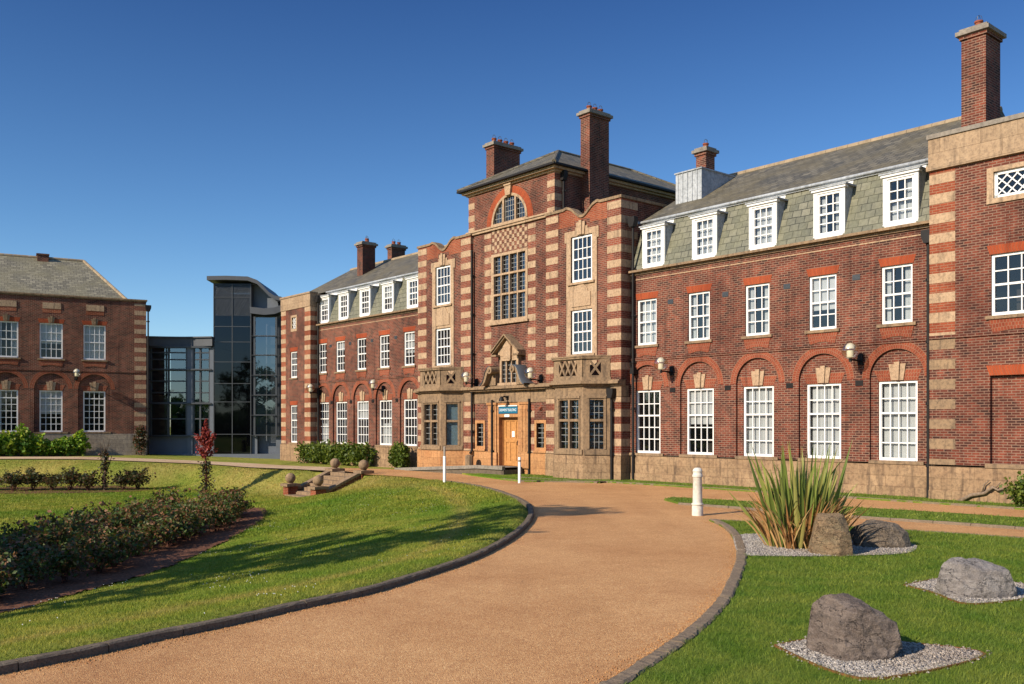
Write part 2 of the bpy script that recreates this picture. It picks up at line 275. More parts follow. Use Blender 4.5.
# ------------------------------------------------------------------ mesh helpers
class MB:
    def __init__(s, T=None): s.v, s.f, s.uv, s.T = [], [], {}, T or (lambda a, d, z: (a, d, z))
    def add(s, vs, fs, uvs=None):
        o = len(s.v); s.v += [tuple(s.T(*p)) for p in vs]
        for i, f in enumerate(fs):
            if uvs: s.uv[len(s.f)] = [uvs[k] for k in f]
            s.f.append([o + k for k in f])
        return s
    def box(s, x0, x1, y0, y1, z0, z1):
        x0, x1 = min(x0, x1), max(x0, x1); y0, y1 = min(y0, y1), max(y0, y1)
        return s.add([(x0, y0, z0), (x1, y0, z0), (x1, y1, z0), (x0, y1, z0), (x0, y0, z1), (x1, y0, z1), (x1, y1, z1), (x0, y1, z1)],
                     [(0, 3, 2, 1), (4, 5, 6, 7), (0, 1, 5, 4), (1, 2, 6, 5), (2, 3, 7, 6), (3, 0, 4, 7)])
    def prism(s, poly, d0, d1):                        # outline in (a, z), thick from d0 to d1
        n = len(poly); vs = [(a, d0, z) for a, z in poly] + [(a, d1, z) for a, z in poly]
        tri = tessellate_polygon([[Vector((a, z, 0)) for a, z in poly]])
        fs = [tuple(t) for t in tri] + [tuple(n + k for k in reversed(t)) for t in tri]
        fs += [(i, (i + 1) % n, n + (i + 1) % n, n + i) for i in range(n)]
        return s.add(vs, fs)
    def slab(s, poly, z0, z1):                         # outline in plan, between two heights
        n = len(poly); vs = [(a, d, z0) for a, d in poly] + [(a, d, z1) for a, d in poly]
        tri = tessellate_polygon([[Vector((a, d, 0)) for a, d in poly]])
        fs = [tuple(t) for t in tri] + [tuple(n + k for k in reversed(t)) for t in tri]
        fs += [(i, (i + 1) % n, n + (i + 1) % n, n + i) for i in range(n)]
        return s.add(vs, fs)
    def panel(s, outer, holes, d, reveal=0.0):         # sheet in (a, z) with openings and their reveals
        loops = [outer] + list(holes); flat = [p for l in loops for p in l]
        tri = tessellate_polygon([[Vector((a, z, 0)) for a, z in l] for l in loops])
        s.add([(a, d, z) for a, z in flat], [tuple(t) for t in tri])
        if reveal:
            for l in holes:
                n = len(l)
                s.add([(a, d, z) for a, z in l] + [(a, d - reveal, z) for a, z in l], [(i, (i + 1) % n, n + (i + 1) % n, n + i) for i in range(n)])
        return s
    def strip(s, inner, outer, d0, d1, L=None):        # band between two polylines (a, z), with UV running along it
        n = len(inner); us = [0.0]
        for i in range(1, n):
            us.append(us[-1] + math.hypot(outer[i][0] - outer[i - 1][0], outer[i][1] - outer[i - 1][1]) * 0.85)
        wd = math.hypot(inner[0][0] - outer[0][0], inner[0][1] - outer[0][1])
        vs, uv = [], []
        for i in range(n): vs += [(inner[i][0], d1, inner[i][1]), (outer[i][0], d1, outer[i][1])]; uv += [(us[i], 0.0), (us[i], wd)]
        s.add(vs, [(2 * i, 2 * i + 1, 2 * i + 3, 2 * i + 2) for i in range(n - 1)], uv)
        for line in (inner, outer):
            s.add([(a, d1, z) for a, z in line] + [(a, d0, z) for a, z in line], [(i, i + 1, n + i + 1, n + i) for i in range(n - 1)], [(u, 0.05) for u in us] * 2)
        for k in (0, n - 1):
            s.add([(inner[k][0], d1, inner[k][1]), (outer[k][0], d1, outer[k][1]), (outer[k][0], d0, outer[k][1]), (inner[k][0], d0, inner[k][1])], [(0, 1, 2, 3)], [(0, 0), (0, wd), (0, wd), (0, 0)])
        return s
    def tube(s, pts, r, seg=8, cap=True):
        pts = [Vector(p) for p in pts]; n = len(pts); rs = r if isinstance(r, (list, tuple)) else [r] * n
        vs = []; up = Vector((0.13, 0.27, 0.95)).normalized()
        for i, p in enumerate(pts):
            t = (pts[min(i + 1, n - 1)] - pts[max(i - 1, 0)]).normalized()
            x = t.cross(up); x = x.normalized() if x.length > 1e-4 else Vector((1, 0, 0)); y = t.cross(x)
            for k in range(seg):
                a = 2 * math.pi * k / seg; vs.append(tuple(p + (x * math.cos(a) + y * math.sin(a)) * rs[i]))
        fs = [(i * seg + k, i * seg + (k + 1) % seg, (i + 1) * seg + (k + 1) % seg, (i + 1) * seg + k) for i in range(n - 1) for k in range(seg)]
        if cap: fs += [tuple(range(seg))[::-1], tuple((n - 1) * seg + k for k in range(seg))]
        return s.add(vs, fs)
    def lathe(s, prof, c=(0, 0, 0), seg=24):           # profile of (radius, height)
        vs = [(c[0] + r * math.cos(2 * math.pi * k / seg), c[1] + r * math.sin(2 * math.pi * k / seg), c[2] + z) for r, z in prof for k in range(seg)]
        n = len(prof)
        fs = [(i * seg + k, i * seg + (k + 1) % seg, (i + 1) * seg + (k + 1) % seg, (i + 1) * seg + k) for i in range(n - 1) for k in range(seg)]
        fs += [tuple(range(seg))[::-1], tuple((n - 1) * seg + k for k in range(seg))]
        return s.add(vs, fs)
    def ball(s, c, r, seg=20, rings=12, sq=1.0):
        return s.lathe([(max(1e-3, r * math.sin(math.pi * i / rings)), -r * sq * math.cos(math.pi * i / rings)) for i in range(rings + 1)], c, seg)
    def quad(s, a, b, c, d): return s.add([a, b, c, d], [(0, 1, 2, 3)])
    def build(s, name, mat, parent=None, smooth=False, bevel=0.0):
        me = bpy.data.meshes.new(name); me.from_pydata(s.v, [], s.f)
        if s.uv:
            l = me.uv_layers.new(name='UVMap')
            for p in me.polygons:
                u = s.uv.get(p.index)
                if u:
                    for li, q in zip(p.loop_indices, u): l.data[li].uv = q
        me.materials.append(MATS[mat])
        if smooth:
            me.polygons.foreach_set('use_smooth', [True] * len(me.polygons))
            if smooth == 'auto': me.set_sharp_from_angle(angle=R(40))
        o = bpy.data.objects.new(name, me); COL.objects.link(o)
        if parent is not None: o.parent = parent
        if bevel:
            md = o.modifiers.new('bevel', 'BEVEL'); md.width = bevel; md.segments = 2; md.limit_method = 'ANGLE'
        return o

def tag(o, label, cat=None, group=None):
    o['label'] = label
    if cat: o['category'] = cat
    if group: o['group'] = group
    return o
def thing(name, label, cat, loc=(0, 0, 0), rz=0.0, group=None):
    o = bpy.data.objects.new(name, None); COL.objects.link(o); o.empty_display_size = 0.3
    o.location = loc; o.rotation_euler = (0, 0, rz)
    return tag(o, label, cat, group)
def struct(o, kind='structure'): o['kind'] = kind; return o
def copy_thing(src, loc, rz, label, group=None):
    c = src.copy(); COL.objects.link(c); c.location = loc; c.rotation_euler = (0, 0, rz); c['label'] = label
    if group: c['group'] = group
    for ch in list(src.children):
        k = ch.copy(); COL.objects.link(k); k.parent = c
        for gch in ch.children:
            q = gch.copy(); COL.objects.link(q); q.parent = k
    return c
def np_mesh(name, V, F, mat, parent=None, smooth=False, worn=None):   # big meshes from numpy arrays (triangles or quads)
    me = bpy.data.meshes.new(name); V = np.asarray(V, np.float32); F = np.asarray(F, np.int32); k = F.shape[1]
    me.vertices.add(len(V)); me.vertices.foreach_set('co', V.ravel())
    me.loops.add(F.size); me.loops.foreach_set('vertex_index', F.ravel())
    me.polygons.add(len(F)); me.polygons.foreach_set('loop_start', np.arange(0, F.size, k, dtype=np.int32))
    if smooth: me.polygons.foreach_set('use_smooth', np.ones(len(F), bool))
    if worn is not None: at = me.attributes.new('worn', 'FLOAT', 'POINT'); at.data.foreach_set('value', np.asarray(worn, np.float32).ravel())
    me.update(calc_edges=True); me.validate(); me.materials.append(MATS[mat])
    o = bpy.data.objects.new(name, me); COL.objects.link(o)
    if parent is not None: o.parent = parent
    return o
def arc(c, zc, r, a0=0.0, a1=180.0, n=24): return [(c + r * math.cos(R(a0 + (a1 - a0) * i / n)), zc + r * math.sin(R(a0 + (a1 - a0) * i / n))) for i in range(n + 1)]
def rect(a0, a1, z0, z1): return [(a0, z0), (a1, z0), (a1, z1), (a0, z1)]
# ================================================================== MAIN BRICK BUILDING
# local facade coordinates: s = metres along the front (away from the camera), d = metres in front of the wing wall, z = height
def TF(s, d, z): return (-s, -d, z)
BX, BY = 12.3087, 27.65
main = thing('brick_building', 'long red brick building with stone banded central entrance block and slate mansard wings', 'building', (BX, BY, 0), math.atan2(-0.76336, 0.64598))
M = lambda T=TF: MB(T)

def face_frame(p0, p1, T=TF):
    """frame of a vertical face from plan point p0 to p1 (s, d): a runs along it, off is outwards (towards +d)"""
    L = math.hypot(p1[0] - p0[0], p1[1] - p0[1]); t = ((p1[0] - p0[0]) / L, (p1[1] - p0[1]) / L); nn = (-t[1], t[0])
    if nn[1] < 0: nn = (-nn[0], -nn[1])
    return (lambda a, off, z: T(p0[0] + t[0] * a + nn[0] * off, p0[1] + t[1] * a + nn[1] * off, z)), L

def sash(root, T, c, z0, z1, wd, d, cols, rows, lower, name='window', curtain=0, label=None):
    """white timber sash window: frame (the part), bars, pane, curtain (sub-parts); `lower` rows are in the lower sash"""
    a0, a1 = c - wd / 2, c + wd / 2; f = 0.075
    m = MB(T)
    m.box(a0, a0 + f, d - 0.09, d, z0, z1); m.box(a1 - f, a1, d - 0.09, d, z0, z1)
    m.box(a0 + f, a1 - f, d - 0.09, d, z1 - f, z1); m.box(a0 + f, a1 - f, d - 0.09, d + 0.025, z0, z0 + 0.09)
    zi0, zi1 = z0 + 0.09, z1 - f; rh = (zi1 - zi0) / rows; zm = zi0 + lower * rh
    m.box(a0 + f, a1 - f, d - 0.085, d - 0.012, zm - 0.03, zm + 0.03)
    win = m.build(name, 'white_paint', root)
    if label: win['label'] = label
    bm = MB(T); t = 0.017
    for i in range(1, cols):
        x = a0 + f + (a1 - a0 - 2 * f) * i / cols
        bm.box(x - t, x + t, d - 0.072, d - 0.028, zi0, zm - 0.03); bm.box(x - t, x + t, d - 0.052, d - 0.018, zm + 0.03, zi1)
    for j in range(1, rows):
        if j == lower: continue
        z = zi0 + rh * j; lo = j < lower
        bm.box(a0 + f, a1 - f, d - (0.07 if lo else 0.05), d - (0.03 if lo else 0.02), z - t, z + t)
    bm.build('glazing_bars', 'white_paint', win)
    MB(T).quad((a0 + f, d - 0.055, zi0), (a1 - f, d - 0.055, zi0), (a1 - f, d - 0.055, zi1), (a0 + f, d - 0.055, zi1)).build('pane', 'window_glass', win)
    if curtain:
        m = MB(T); n = 44
        def drape(x0, x1, zb, zt, amp):
            xs = [x0 + (x1 - x0) * i / n for i in range(n + 1)]
            vs = []
            for i, x in enumerate(xs):
                y = d - 0.17 + amp * math.sin(i * 1.9 + c) + amp * 0.5 * math.sin(i * 0.7)
                vs += [(x, y, zb), (x, y, zt)]
            m.add(vs, [(2 * i, 2 * i + 2, 2 * i + 3, 2 * i + 1) for i in range(n)])
        if curtain == 1: drape(a0 + f, a1 - f, zi0, zi1, 0.018)
        elif curtain == 2: drape(a0 + f, a0 + f + 0.26 * wd, zi0, zi1, 0.02); drape(a1 - f - 0.14 * wd, a1 - f, zi0, zi1, 0.02)
        elif curtain == 3: drape(a0 + f, a1 - f, zi0, zi0 + (zi1 - zi0) * 0.48, 0.015); drape(a0 + f, a0 + f + 0.3 * wd, zi0, zi1, 0.02)
        if curtain == 4: m.quad((a0 + f, d - .12, zi1 - (zi1 - zi0) * (0.25 + 0.4 * abs(math.sin(c * 5.1)))), (a1 - f, d - .12, zi1 - (zi1 - zi0) * (0.25 + 0.4 * abs(math.sin(c * 5.1)))), (a1 - f, d - .12, zi1), (a0 + f, d - .12, zi1))
        m.build('blind' if curtain == 4 else 'curtain', 'curtain_white', win, True)
    return win

def keystone(m, c, z, h, w0, w1, d0, d1):
    for k in (-1, 0, 1):                               # three fanned voussoirs
        b0, b1 = c + k * w0 / 3, c + k * w1 / 3; e = 0.006; up = h + (0.06 if k == 0 else 0)
        m.prism([(b0 - w0 / 6 + e, z), (b0 + w0 / 6 - e, z), (b1 + w1 / 6 - e, z + up), (b1 - w1 / 6 + e, z + up)], d0, d1 + (0.03 if k == 0 else 0))
def flat_arch(m, c, wd, z0, z1, d, splay=0.14):
    m.strip([(c - wd / 2, z0), (c + wd / 2, z0)], [(c - wd / 2 - splay, z1), (c + wd / 2 + splay, z1)], d - 0.02, d)

def wing_gf(root, T, c, d, z_sill, z_top, wd, cols, rows, lower, curtain, z_spring, rad, holes, label=None):
    """ground floor window in its round arched recess; adds the recess outline to holes"""
    rec = 0.085; c = c + 0.04
    holes.append([(c + rad, z_sill - 0.02)] + arc(c, z_spring, rad) + [(c - rad, z_sill - 0.02)])
    win = sash(root, T, c, z_sill, z_top, wd, d - rec - 0.035, cols, rows, lower, curtain=curtain, label=label)
    m = MB(T); m.panel([(c + rad, z_sill - 0.02)] + arc(c, z_spring, rad) + [(c - rad, z_sill - 0.02)], [rect(c - wd / 2, c + wd / 2, z_sill, z_top)], d - rec, 0.1)
    m.build('arch_infill', 'brick', root)
    m = MB(T); m.strip(arc(c, z_spring, rad, 0, 180), arc(c, z_spring, rad + 0.25, 0, 180), d - 0.05, d + 0.006); m.build('brick_arch', 'arch_brick', win)
    m = MB(T); flat_arch(m, c, wd, z_top, z_top + 0.34, d - rec + 0.008, 0.14); m.build('lintel', 'arch_brick', win)
    m = MB(T); keystone(m, c, z_top + 0.02, 0.5, 0.40, 0.56, d - rec, d - rec + 0.05); m.build('keystone', 'stone', win)
    m = MB(T); m.box(c - rad, c + rad, d - rec - 0.05, d + 0.07, z_sill - 0.10, z_sill - 0.005); m.build('sill', 'weathered_stone', win)

def wing_ff(root, T, c, d, z0, z1, wd, cols, rows, lower, curtain, holes, apron=True, key=False, label=None):
    c = c + 0.03; holes.append(rect(c - wd / 2, c + wd / 2, z0, z1))
    win = sash(root, T, c, z0, z1, wd, d - 0.055, cols, rows, lower, curtain=curtain, label=label)
    m = MB(T); flat_arch(m, c, wd + 0.06, z1, z1 + 0.255, d + 0.006, 0.08); m.build('lintel', 'rubbed_brick', win)
    if key:
        m = MB(T); keystone(m, c, z1 + 0.01, 0.36, 0.30, 0.42, d, d + 0.04); m.build('keystone', 'weathered_stone', win)
    m = MB(T); m.box(c - wd / 2 - 0.13, c + wd / 2 + 0.13, d - 0.1, d + 0.07, z0 - 0.095, z0 - 0.003); m.build('sill', 'weathered_stone', win)
    if apron:
        q = wd / 2 + 0.06; zt = z0 - 0.10
        m = MB(T); m.strip([(c - q + 0.10, zt - 0.36), (c - q + 0.17, zt - 0.36), (c - 0.12, zt - 0.30), (c + 0.12, zt - 0.30), (c + q - 0.17, zt - 0.36), (c + q - 0.10, zt - 0.36)],
                           [(c - q, zt), (c - q + 0.12, zt), (c - 0.12, zt), (c + 0.12, zt), (c + q - 0.12, zt), (c + q, zt)], d, d + 0.022)
        m.build('apron', 'arch_brick', win)
    return win

def quoins(root, T, spans, z0, z1, phase=0.0, step=0.577, h=0.285, bricks='quoin_brick', stones='stone'):
    """spans: list of (s0, s1, d0, d1) boxes that the stone bars fill; bright brick between them"""
    ms, mr = MB(T), MB(T); z = z0 - phase
    while z < z1:
        a, b_ = max(z, z0), min(z + h, z1)
        if b_ - a > 0.05:
            for (s0, s1, d0, d1) in spans: ms.box(s0, s1, d0, d1 + random.uniform(0, .003), a, b_)
        a, b_ = max(z + h, z0), min(z + step, z1)
        if b_ - a > 0.05:
            for (s0, s1, d0, d1) in spans: mr.box(s0 + 0.004, s1 - 0.004, d0 + 0.004, d1 - 0.006, a + 0.001, b_ - 0.001)
        z += step
    o = ms.build('quoin_stones', stones, root); mr.build('quoin_bricks', bricks, root); return o

def pipe(root, T, s, d, z0, z1, r=0.055, hopper=True, swan=None):
    m = MB(T); m.tube([(s, d, z0), (s, d, z1)], r, 10)
    z = z0 + 0.9
    while z < z1 - 0.3: m.tube([(s, d, z - 0.045), (s, d, z + 0.045)], r + 0.018, 10); m.box(s - 0.1, s + 0.1, d - 0.07, d - 0.03, z - 0.03, z + 0.03); z += 1.83
    m.tube([(s, d, z0), (s, d + 0.03, z0 - 0.07), (s, d + 0.12, z0 - 0.12)], r, 10)
    if hopper:
        m.prism([(s - 0.09, z1 - 0.05), (s + 0.09, z1 - 0.05), (s + 0.17, z1 + 0.16), (s + 0.17, z1 + 0.34), (s - 0.17, z1 + 0.34), (s - 0.17, z1 + 0.16)], d - 0.1, d + 0.13)
    return m.build('drainpipe', 'iron_paint', root, 'auto')

def chimney(root, T, s0, s1, d0, d1, z0, z1, pots, panel=False):
    m = MB(T); m.box(s0, s1, d0, d1, z0, z1 - 0.3)
    m.box(s0 - 0.03, s1 + 0.03, d0 - 0.03, d1 + 0.03, z0, z0 + (z1 - z0) * 0.12)
    ch = m.build('chimney', 'brick', root)
    m = MB(T); m.box(s0 - 0.05, s1 + 0.05, d0 - 0.05, d1 + 0.05, z1 - 0.42, z1 - 0.30)
    m.build('brick_collar', 'brick', ch)
    m = MB(T); m.box(s0 - 0.13, s1 + 0.13, d0 - 0.13, d1 + 0.13, z1 - 0.30, z1 - 0.18); m.box(s0 - 0.05, s1 + 0.05, d0 - 0.05, d1 + 0.05, z1 - 0.18, z1 - 0.10)
    m.build('chimney_cap', 'concrete', ch)
    pots = [(a, dd, hh * .72) for a, dd, hh in pots]
    for (a, dd, hh) in pots:
        m = MB(T); m.lathe([(0.13, 0), (0.14, 0.05), (0.115, 0.07), (0.10, hh - 0.06), (0.125, hh - 0.05), (0.125, hh), (0.09, hh), (0.085, 0.1)], (a, dd, z1 - 0.1), 14)
        m.build('chimney_pot', 'terracotta', ch, 'auto')
    m = MB(T)
    for (a, dd, hh) in pots:
        zz = z1 - 0.1 + hh
        m.tube([(a - 0.1, dd, zz), (a - 0.08, dd, zz + 0.13), (a, dd, zz + 0.18), (a + 0.08, dd, zz + 0.13), (a + 0.1, dd, zz)], 0.007, 5)
        m.tube([(a, dd - 0.1, zz), (a, dd - 0.08, zz + 0.13), (a, dd, zz + 0.18), (a, dd + 0.08, zz + 0.13), (a, dd + 0.1, zz)], 0.007, 5)
    m.build('pot_guard', 'dark_metal', ch)
    return ch

def vent(m, c, z, d, wd=0.26, h=0.17):
    m.box(c - wd / 2, c + wd / 2, d - 0.02, d + 0.014, z - h / 2, z + h / 2)
    for k in range(4): m.box(c - wd / 2 + 0.02, c + wd / 2 - 0.02, d + 0.012, d + 0.022, z - h / 2 + 0.02 + k * 0.037, z - h / 2 + 0.035 + k * 0.037)

GFS, GFT, FFS, FFT = 1.11, 3.55, 5.30, 7.08

def wing(root, s0, s1, centres, curt_g, curt_f, curt_d, dorm_c, ridge_s0, ridge_s1, gutter_to):
    holes = []
    for i, c in enumerate(centres):
        wing_gf(root, TF, c, 0.0, GFS, GFT, 1.235, 4, 5, 3, curt_g[i], 3.66, 0.87, holes)
        wing_ff(root, TF, c, 0.0, FFS, FFT, 0.985, 3, 4, 2, curt_f[i], holes)
    m = M(); m.panel(rect(s0, s1, 1.05, 8.06), [h for h in holes], 0.0, 0.13); m.build('wall', 'brick', root)
    m = M(); m.box(s0, s1, -9.0, -8.8, 0, 8.1); m.build('rear_wall', 'brick', root)
    m = M(); m.box(s0, s1, -0.3, 0.05, -0.3, 1.0); m.box(s0, s1, -0.3, 0.085, -0.3, 0.32); m.build('plinth', 'plinth_stone', root)
    m = M(); m.box(s0, s1, -1.25, -1.2, 0.2, 10.0); m.box(s0, s1, -1.2, -0.2, 4.35, 4.55); m.build('interior_partition', 'interior', root)
    m = M(); m.box(s0, s1, -0.02, 0.035, 4.70, 4.76); m.box(s0, s1, -0.02, 0.055, 4.76, 4.80); m.build('string_course', 'brick', root)
    m = M()                                            # eaves cornice and gutter
    m.box(s0, s1, -0.1, 0.06, 8.06, 8.15); m.box(s0, s1, -0.1, 0.20, 8.152, 8.235); m.build('cornice', 'weathered_stone', root)
    m = M(); m.box(s0, s1, -0.05, 0.012, 7.86, 7.90); m.build('tile_course', 'stone', root)
    for a, b_ in zip(centres[:-1], centres[1:]):
        mv = M(); vent(mv, (a + b_) / 2 + 0.1, 6.86, 0.0); mv.build('vent', 'dark_metal', root)
        mv = M(); vent(mv, (a + b_) / 2, 3.52, 0.0); mv.build('air_brick', 'iron_paint', root)
    # mansard with openings for the dormers
    md, mz0, mz1, dt = 0.03, 8.24, 10.20, -0.68
    sl_ = (dt - md) / (mz1 - mz0)
    m = M()
    xs = [s0] + sum([[c - 0.5, c + 0.5] for c in sorted(dorm_c)], []) + [s1]
    for k in range(0, len(xs), 2):
        m.quad((xs[k], md, mz0), (xs[k + 1], md, mz0), (xs[k + 1], dt, mz1), (xs[k], dt, mz1))
    mans = m.build('mansard_roof', 'green_slate', root)
    m = M()
    for c in dorm_c: m.quad((c - 0.5, dt + .12, 9.86), (c + 0.5, dt + .12, 9.86), (c + 0.5, dt, mz1), (c - 0.5, dt, mz1))
    m.box(s0, s1, dt - 0.05, dt + 0.09, mz1 - 0.06, mz1 + 0.03); m.build('roof_fascia', 'white_paint', root)
    m = M(); m.tube([(s0, dt + 0.13, mz1 + 0.03), (s1, dt + 0.13, mz1 + 0.03)], 0.055, 8); m.build('gutter', 'lead', root, True)
    m = M(); rz, rd = 12.52, -4.55
    m.quad((ridge_s0, dt + 0.16, mz1 + 0.06), (ridge_s1, dt + 0.16, mz1 + 0.06), (ridge_s1, rd, rz), (ridge_s0, rd, rz))
    m.quad((ridge_s0, rd, rz), (ridge_s1, rd, rz), (ridge_s1, 2 * rd - dt, mz1), (ridge_s0, 2 * rd - dt, mz1))
    for e in (ridge_s0, ridge_s1): m.add([(e, dt + 0.16, mz1 + 0.06), (e, rd, rz), (e, 2 * rd - dt, mz1)], [(0, 1, 2)])
    m.quad((s0, 2 * rd - dt, mz1), (s1, 2 * rd - dt, mz1), (s1, -8.9, 8.06), (s0, -8.9, 8.06))
    roof = m.build('roof', 'roof_slate', root)
    m = M(); a = ridge_s0
    while a < ridge_s1: m.tube([(a, rd, rz - 0.02), (min(a + 0.44, ridge_s1), rd, rz - 0.02)], 0.11, 8); a += 0.45
    m.build('ridge_tiles', 'ridge_tile', roof)
    for i, c in enumerate(dorm_c):                     # dormers: white box front, lead cheeks and flat lead top
        dw = sash(root, TF, c, 8.36, 9.74, 0.86, -0.05, 3, 4, 2, 'dormer', curt_d[i])
        mf = M(); f0, f1 = c - 0.56, c + 0.56
        mf.box(f0, c - 0.43, -0.15, -0.02, 8.24, 9.74); mf.box(c + 0.43, f1, -0.15, -0.02, 8.24, 9.74); mf.box(f0, f1, -0.15, -0.018, 9.74, 9.83)
        mf.box(f0, f1, -0.15, 0.0, 8.24, 8.36); mf.box(f0 - 0.05, f1 + 0.05, -0.15, 0.04, 9.81, 9.88); mf.build('dormer_surround', 'white_paint', dw)
        mc = M()
        for e in (f0, f1):
            mc.add([(e, -0.10, 8.30), (e, -0.10, 9.87), (e, dt - 0.05, 9.87), (e, dt - 0.05, 9.8), (e, -0.10 + 0.13, 8.25)], [(0, 1, 2, 3, 4)])
        mc.build('cheek', 'lead', dw)
        mt = M(); mt.box(f0 - 0.10, f1 + 0.10, dt - 0.1, 0.07, 9.88, 9.93); mt.build('dormer_top', 'lead', dw)

wing(main, -0.30, 11.75, [0.875, 3.385, 5.895, 8.42, 10.94], [1, 1, 1, 4, 0], [2, 4, 2, 2, 1], [3, 2, 1, 1, 1],
     [0.80, 3.20, 5.72, 8.22, 10.66], -0.3, 11.75, 0)
wing(main, 25.6, 37.1, [27.33, 29.72, 32.09, 34.44, 36.55], [0, 3, 4, 0, 3], [4, 2, 0, 4, 0], [2, 4, 0, 2, 4],
     [27.05, 29.45, 31.80, 34.15, 36.40], 25.6, 41.0, 0)

# ---- lead clad stack base and small chimney on the right wing roof
m = M(); zl = 12.28
m.add([(11.2, -2.0, 11.0), (9.9, -2.0, 11.0), (9.9, -2.0, zl), (11.2, -2.0, zl), (11.2, -4.2, zl), (9.9, -4.2, zl), (9.9, -4.2, 11.9), (11.2, -4.2, 11.9)],
      [(0, 1, 2, 3), (3, 2, 5, 4), (1, 6, 5, 2), (0, 3, 4, 7)])
for k in range(5): m.box(9.9 + 0.2 + 0.24 * k, 9.93 + 0.2 + 0.24 * k, -2.03, -1.97, 11.1, zl)
m.box(9.86, 11.24, -4.2, -1.95, zl, zl + 0.05)
lb = m.build('lead_clad_stack', 'lead', main)
chimney(main, TF, 10.15, 10.65, -3.15, -2.6, 12.2, 13.42, [(10.4, -2.9, 0.30)])

# ---- right end pavilion
d = 0.30; S0, S1 = -6.4, -0.26
holes = []
win = wing_ff(main, TF, -2.79, d, 5.24, 6.95, 1.55, 4, 4, 2, 0, holes, True)
c, z0, z1 = -2.79, 8.50, 9.24
holes.append(rect(-3.70, -1.88, 8.36, 9.36)); holes.append(rect(-4.15, -1.96, 1.12, 3.58))
m = M(); m.panel(rect(S0, S1, 1.05, 9.70), holes, d, 0.14)
m.quad((S1, d, 1.05), (S1, d, 9.70), (S1, -8.8, 9.70), (S1, -8.8, 1.05)); m.quad((S0, d, 0), (S0, d, 9.70), (S0, -8.8, 9.70), (S0, -8.8, 0)); m.quad((S0, -8.8, 0), (S0, -8.8, 9.7), (S1, -8.8, 9.7), (S1, -8.8, 0))
m.build('wall', 'brick', main)
m = M(); m.panel(rect(-4.15, -1.96, 1.12, 3.58), [], d - 0.14); b1 = m.build('blind_panel', 'brick', main)
m = M(); flat_arch(m, -3.055, 2.2, 3.58, 3.86, d + 0.006, 0.1); m.build('lintel', 'rubbed_brick', b1)
m = M(); m.box(-4.3, -1.85, d - 0.1, d + 0.08, 1.0, 1.115); m.build('sill', 'weathered_stone', b1)
m = M(); m.box(S0, S1, d - 0.4, d + 0.05, -0.3, 1.0); m.box(S0, S1, d - 0.4, d + 0.085, -0.3, 0.30); m.build('plinth', 'plinth_stone', main)
m = M(); m.box(S0, S1 - 0.002, d - 0.02, d + 0.045, 4.70, 4.79); m.build('string_course', 'brick', main)
m = M(); m.box(S0, S1 + 0.03, d - 0.42, d + 0.045, 9.70, 10.55); m.box(S0, S1 + 0.03, -8.8, d - 0.42, 9.70, 10.5); m.box(S0, S1 + 0.07, d - 0.5, d + 0.10, 9.62, 9.76); m.build('parapet', 'ashlar', main)
m = M(); m.box(S0, S1 + 0.06, d - 0.47, d + 0.09, 10.55, 10.68); m.build('coping', 'concrete', main)
m = M(); m.box(-3.70, -1.88, d - 0.12, d + 0.03, 9.24, 9.362); m.box(-3.70, -1.88, d - 0.12, d + 0.05, 8.36, 8.50); m.box(-2.06, -1.88, d - 0.12, d + 0.03, 8.50, 9.24); m.box(-3.70, -3.52, d - 0.12, d + 0.03, 8.50, 9.24)
lw = m.build('window', 'stone', main); lw['label'] = 'small oblong attic window with diamond lattice in a stone frame'
m = M(); a0, a1 = -3.52, -2.06
for q in ((a0, a0 + .09, z0, z1), (a1 - .09, a1, z0, z1), (a0, a1, z0, z0 + .09), (a0, a1, z1 - .09, z1)): m.box(q[0], q[1], d - 0.10, d - 0.04, q[2], q[3])
m.build('frame', 'white_paint', lw)
def lattice(m, a0, a1, z0, z1, d0, d1, st, t=0.016):
    hgt = z1 - z0; wdt = a1 - a0; k = -hgt
    while k < wdt:
        for sg in (0, 1):
            p, q = max(0, k), min(wdt, k + hgt)
            if q - p > 0.04:
                za, zb = p - k, q - k
                x0, x1 = (a0 + p, a0 + q) if sg == 0 else (a1 - p, a1 - q)
                dx = t if sg == 0 else -t
                m.prism([(x0 - dx * .7, z0 + za + t * .7), (x0 + dx * .7, z0 + za - t * .7), (x1 + dx * .7, z0 + zb - t * .7), (x1 - dx * .7, z0 + zb + t * .7)], d0, d1 + 0.002 * sg)
        k += st
m = M(); lattice(m, a0 + .09, a1 - .09, z0 + .09, z1 - .09, d - 0.085, d - 0.06, 0.27); m.build('lattice_bars', 'white_paint', lw)
m = M(); m.quad((a0, d - 0.09, z0), (a1, d - 0.09, z0), (a1, d - 0.09, z1), (a0, d - 0.09, z1)); m.build('pane', 'window_glass', lw)
m = M(); m.box(S0, S1 - 0.1, -1.2, -1.15, 0, 9.6); m.build('interior_partition', 'interior', main)
quoins(main, TF, [(-1.00, -0.248, d - 0.3, d + 0.012)], 1.05, 4.70, 0.12, bricks='brick', stones='weathered_stone'); quoins(main, TF, [(-1.00, -0.248, d - 0.3, d + 0.012)], 4.80, 9.62, 0.20, bricks='red_brick')
m = M(); r0, r1 = -0.9, -8.0
m.add([(S1 - .5, -0.5, 10.3), (S0, -0.5, 10.3), (S0, -8.3, 10.3), (S1 - .5, -8.3, 10.3), (S1 - 3, -4.5, 12.0), (S0, -4.5, 12.0)], [(0, 1, 5, 4), (2, 3, 4, 5), (3, 0, 4), (1, 2, 5)])
m.box(S0, S1 - 0.1, -8.4, -0.2, 10.1, 10.2); m.build('roof', 'roof_slate', main)
chimney(main, TF, -1.30, -0.59, -2.0, -1.0, 10.0, 14.12, [(-0.95, -1.35, 0.34)])
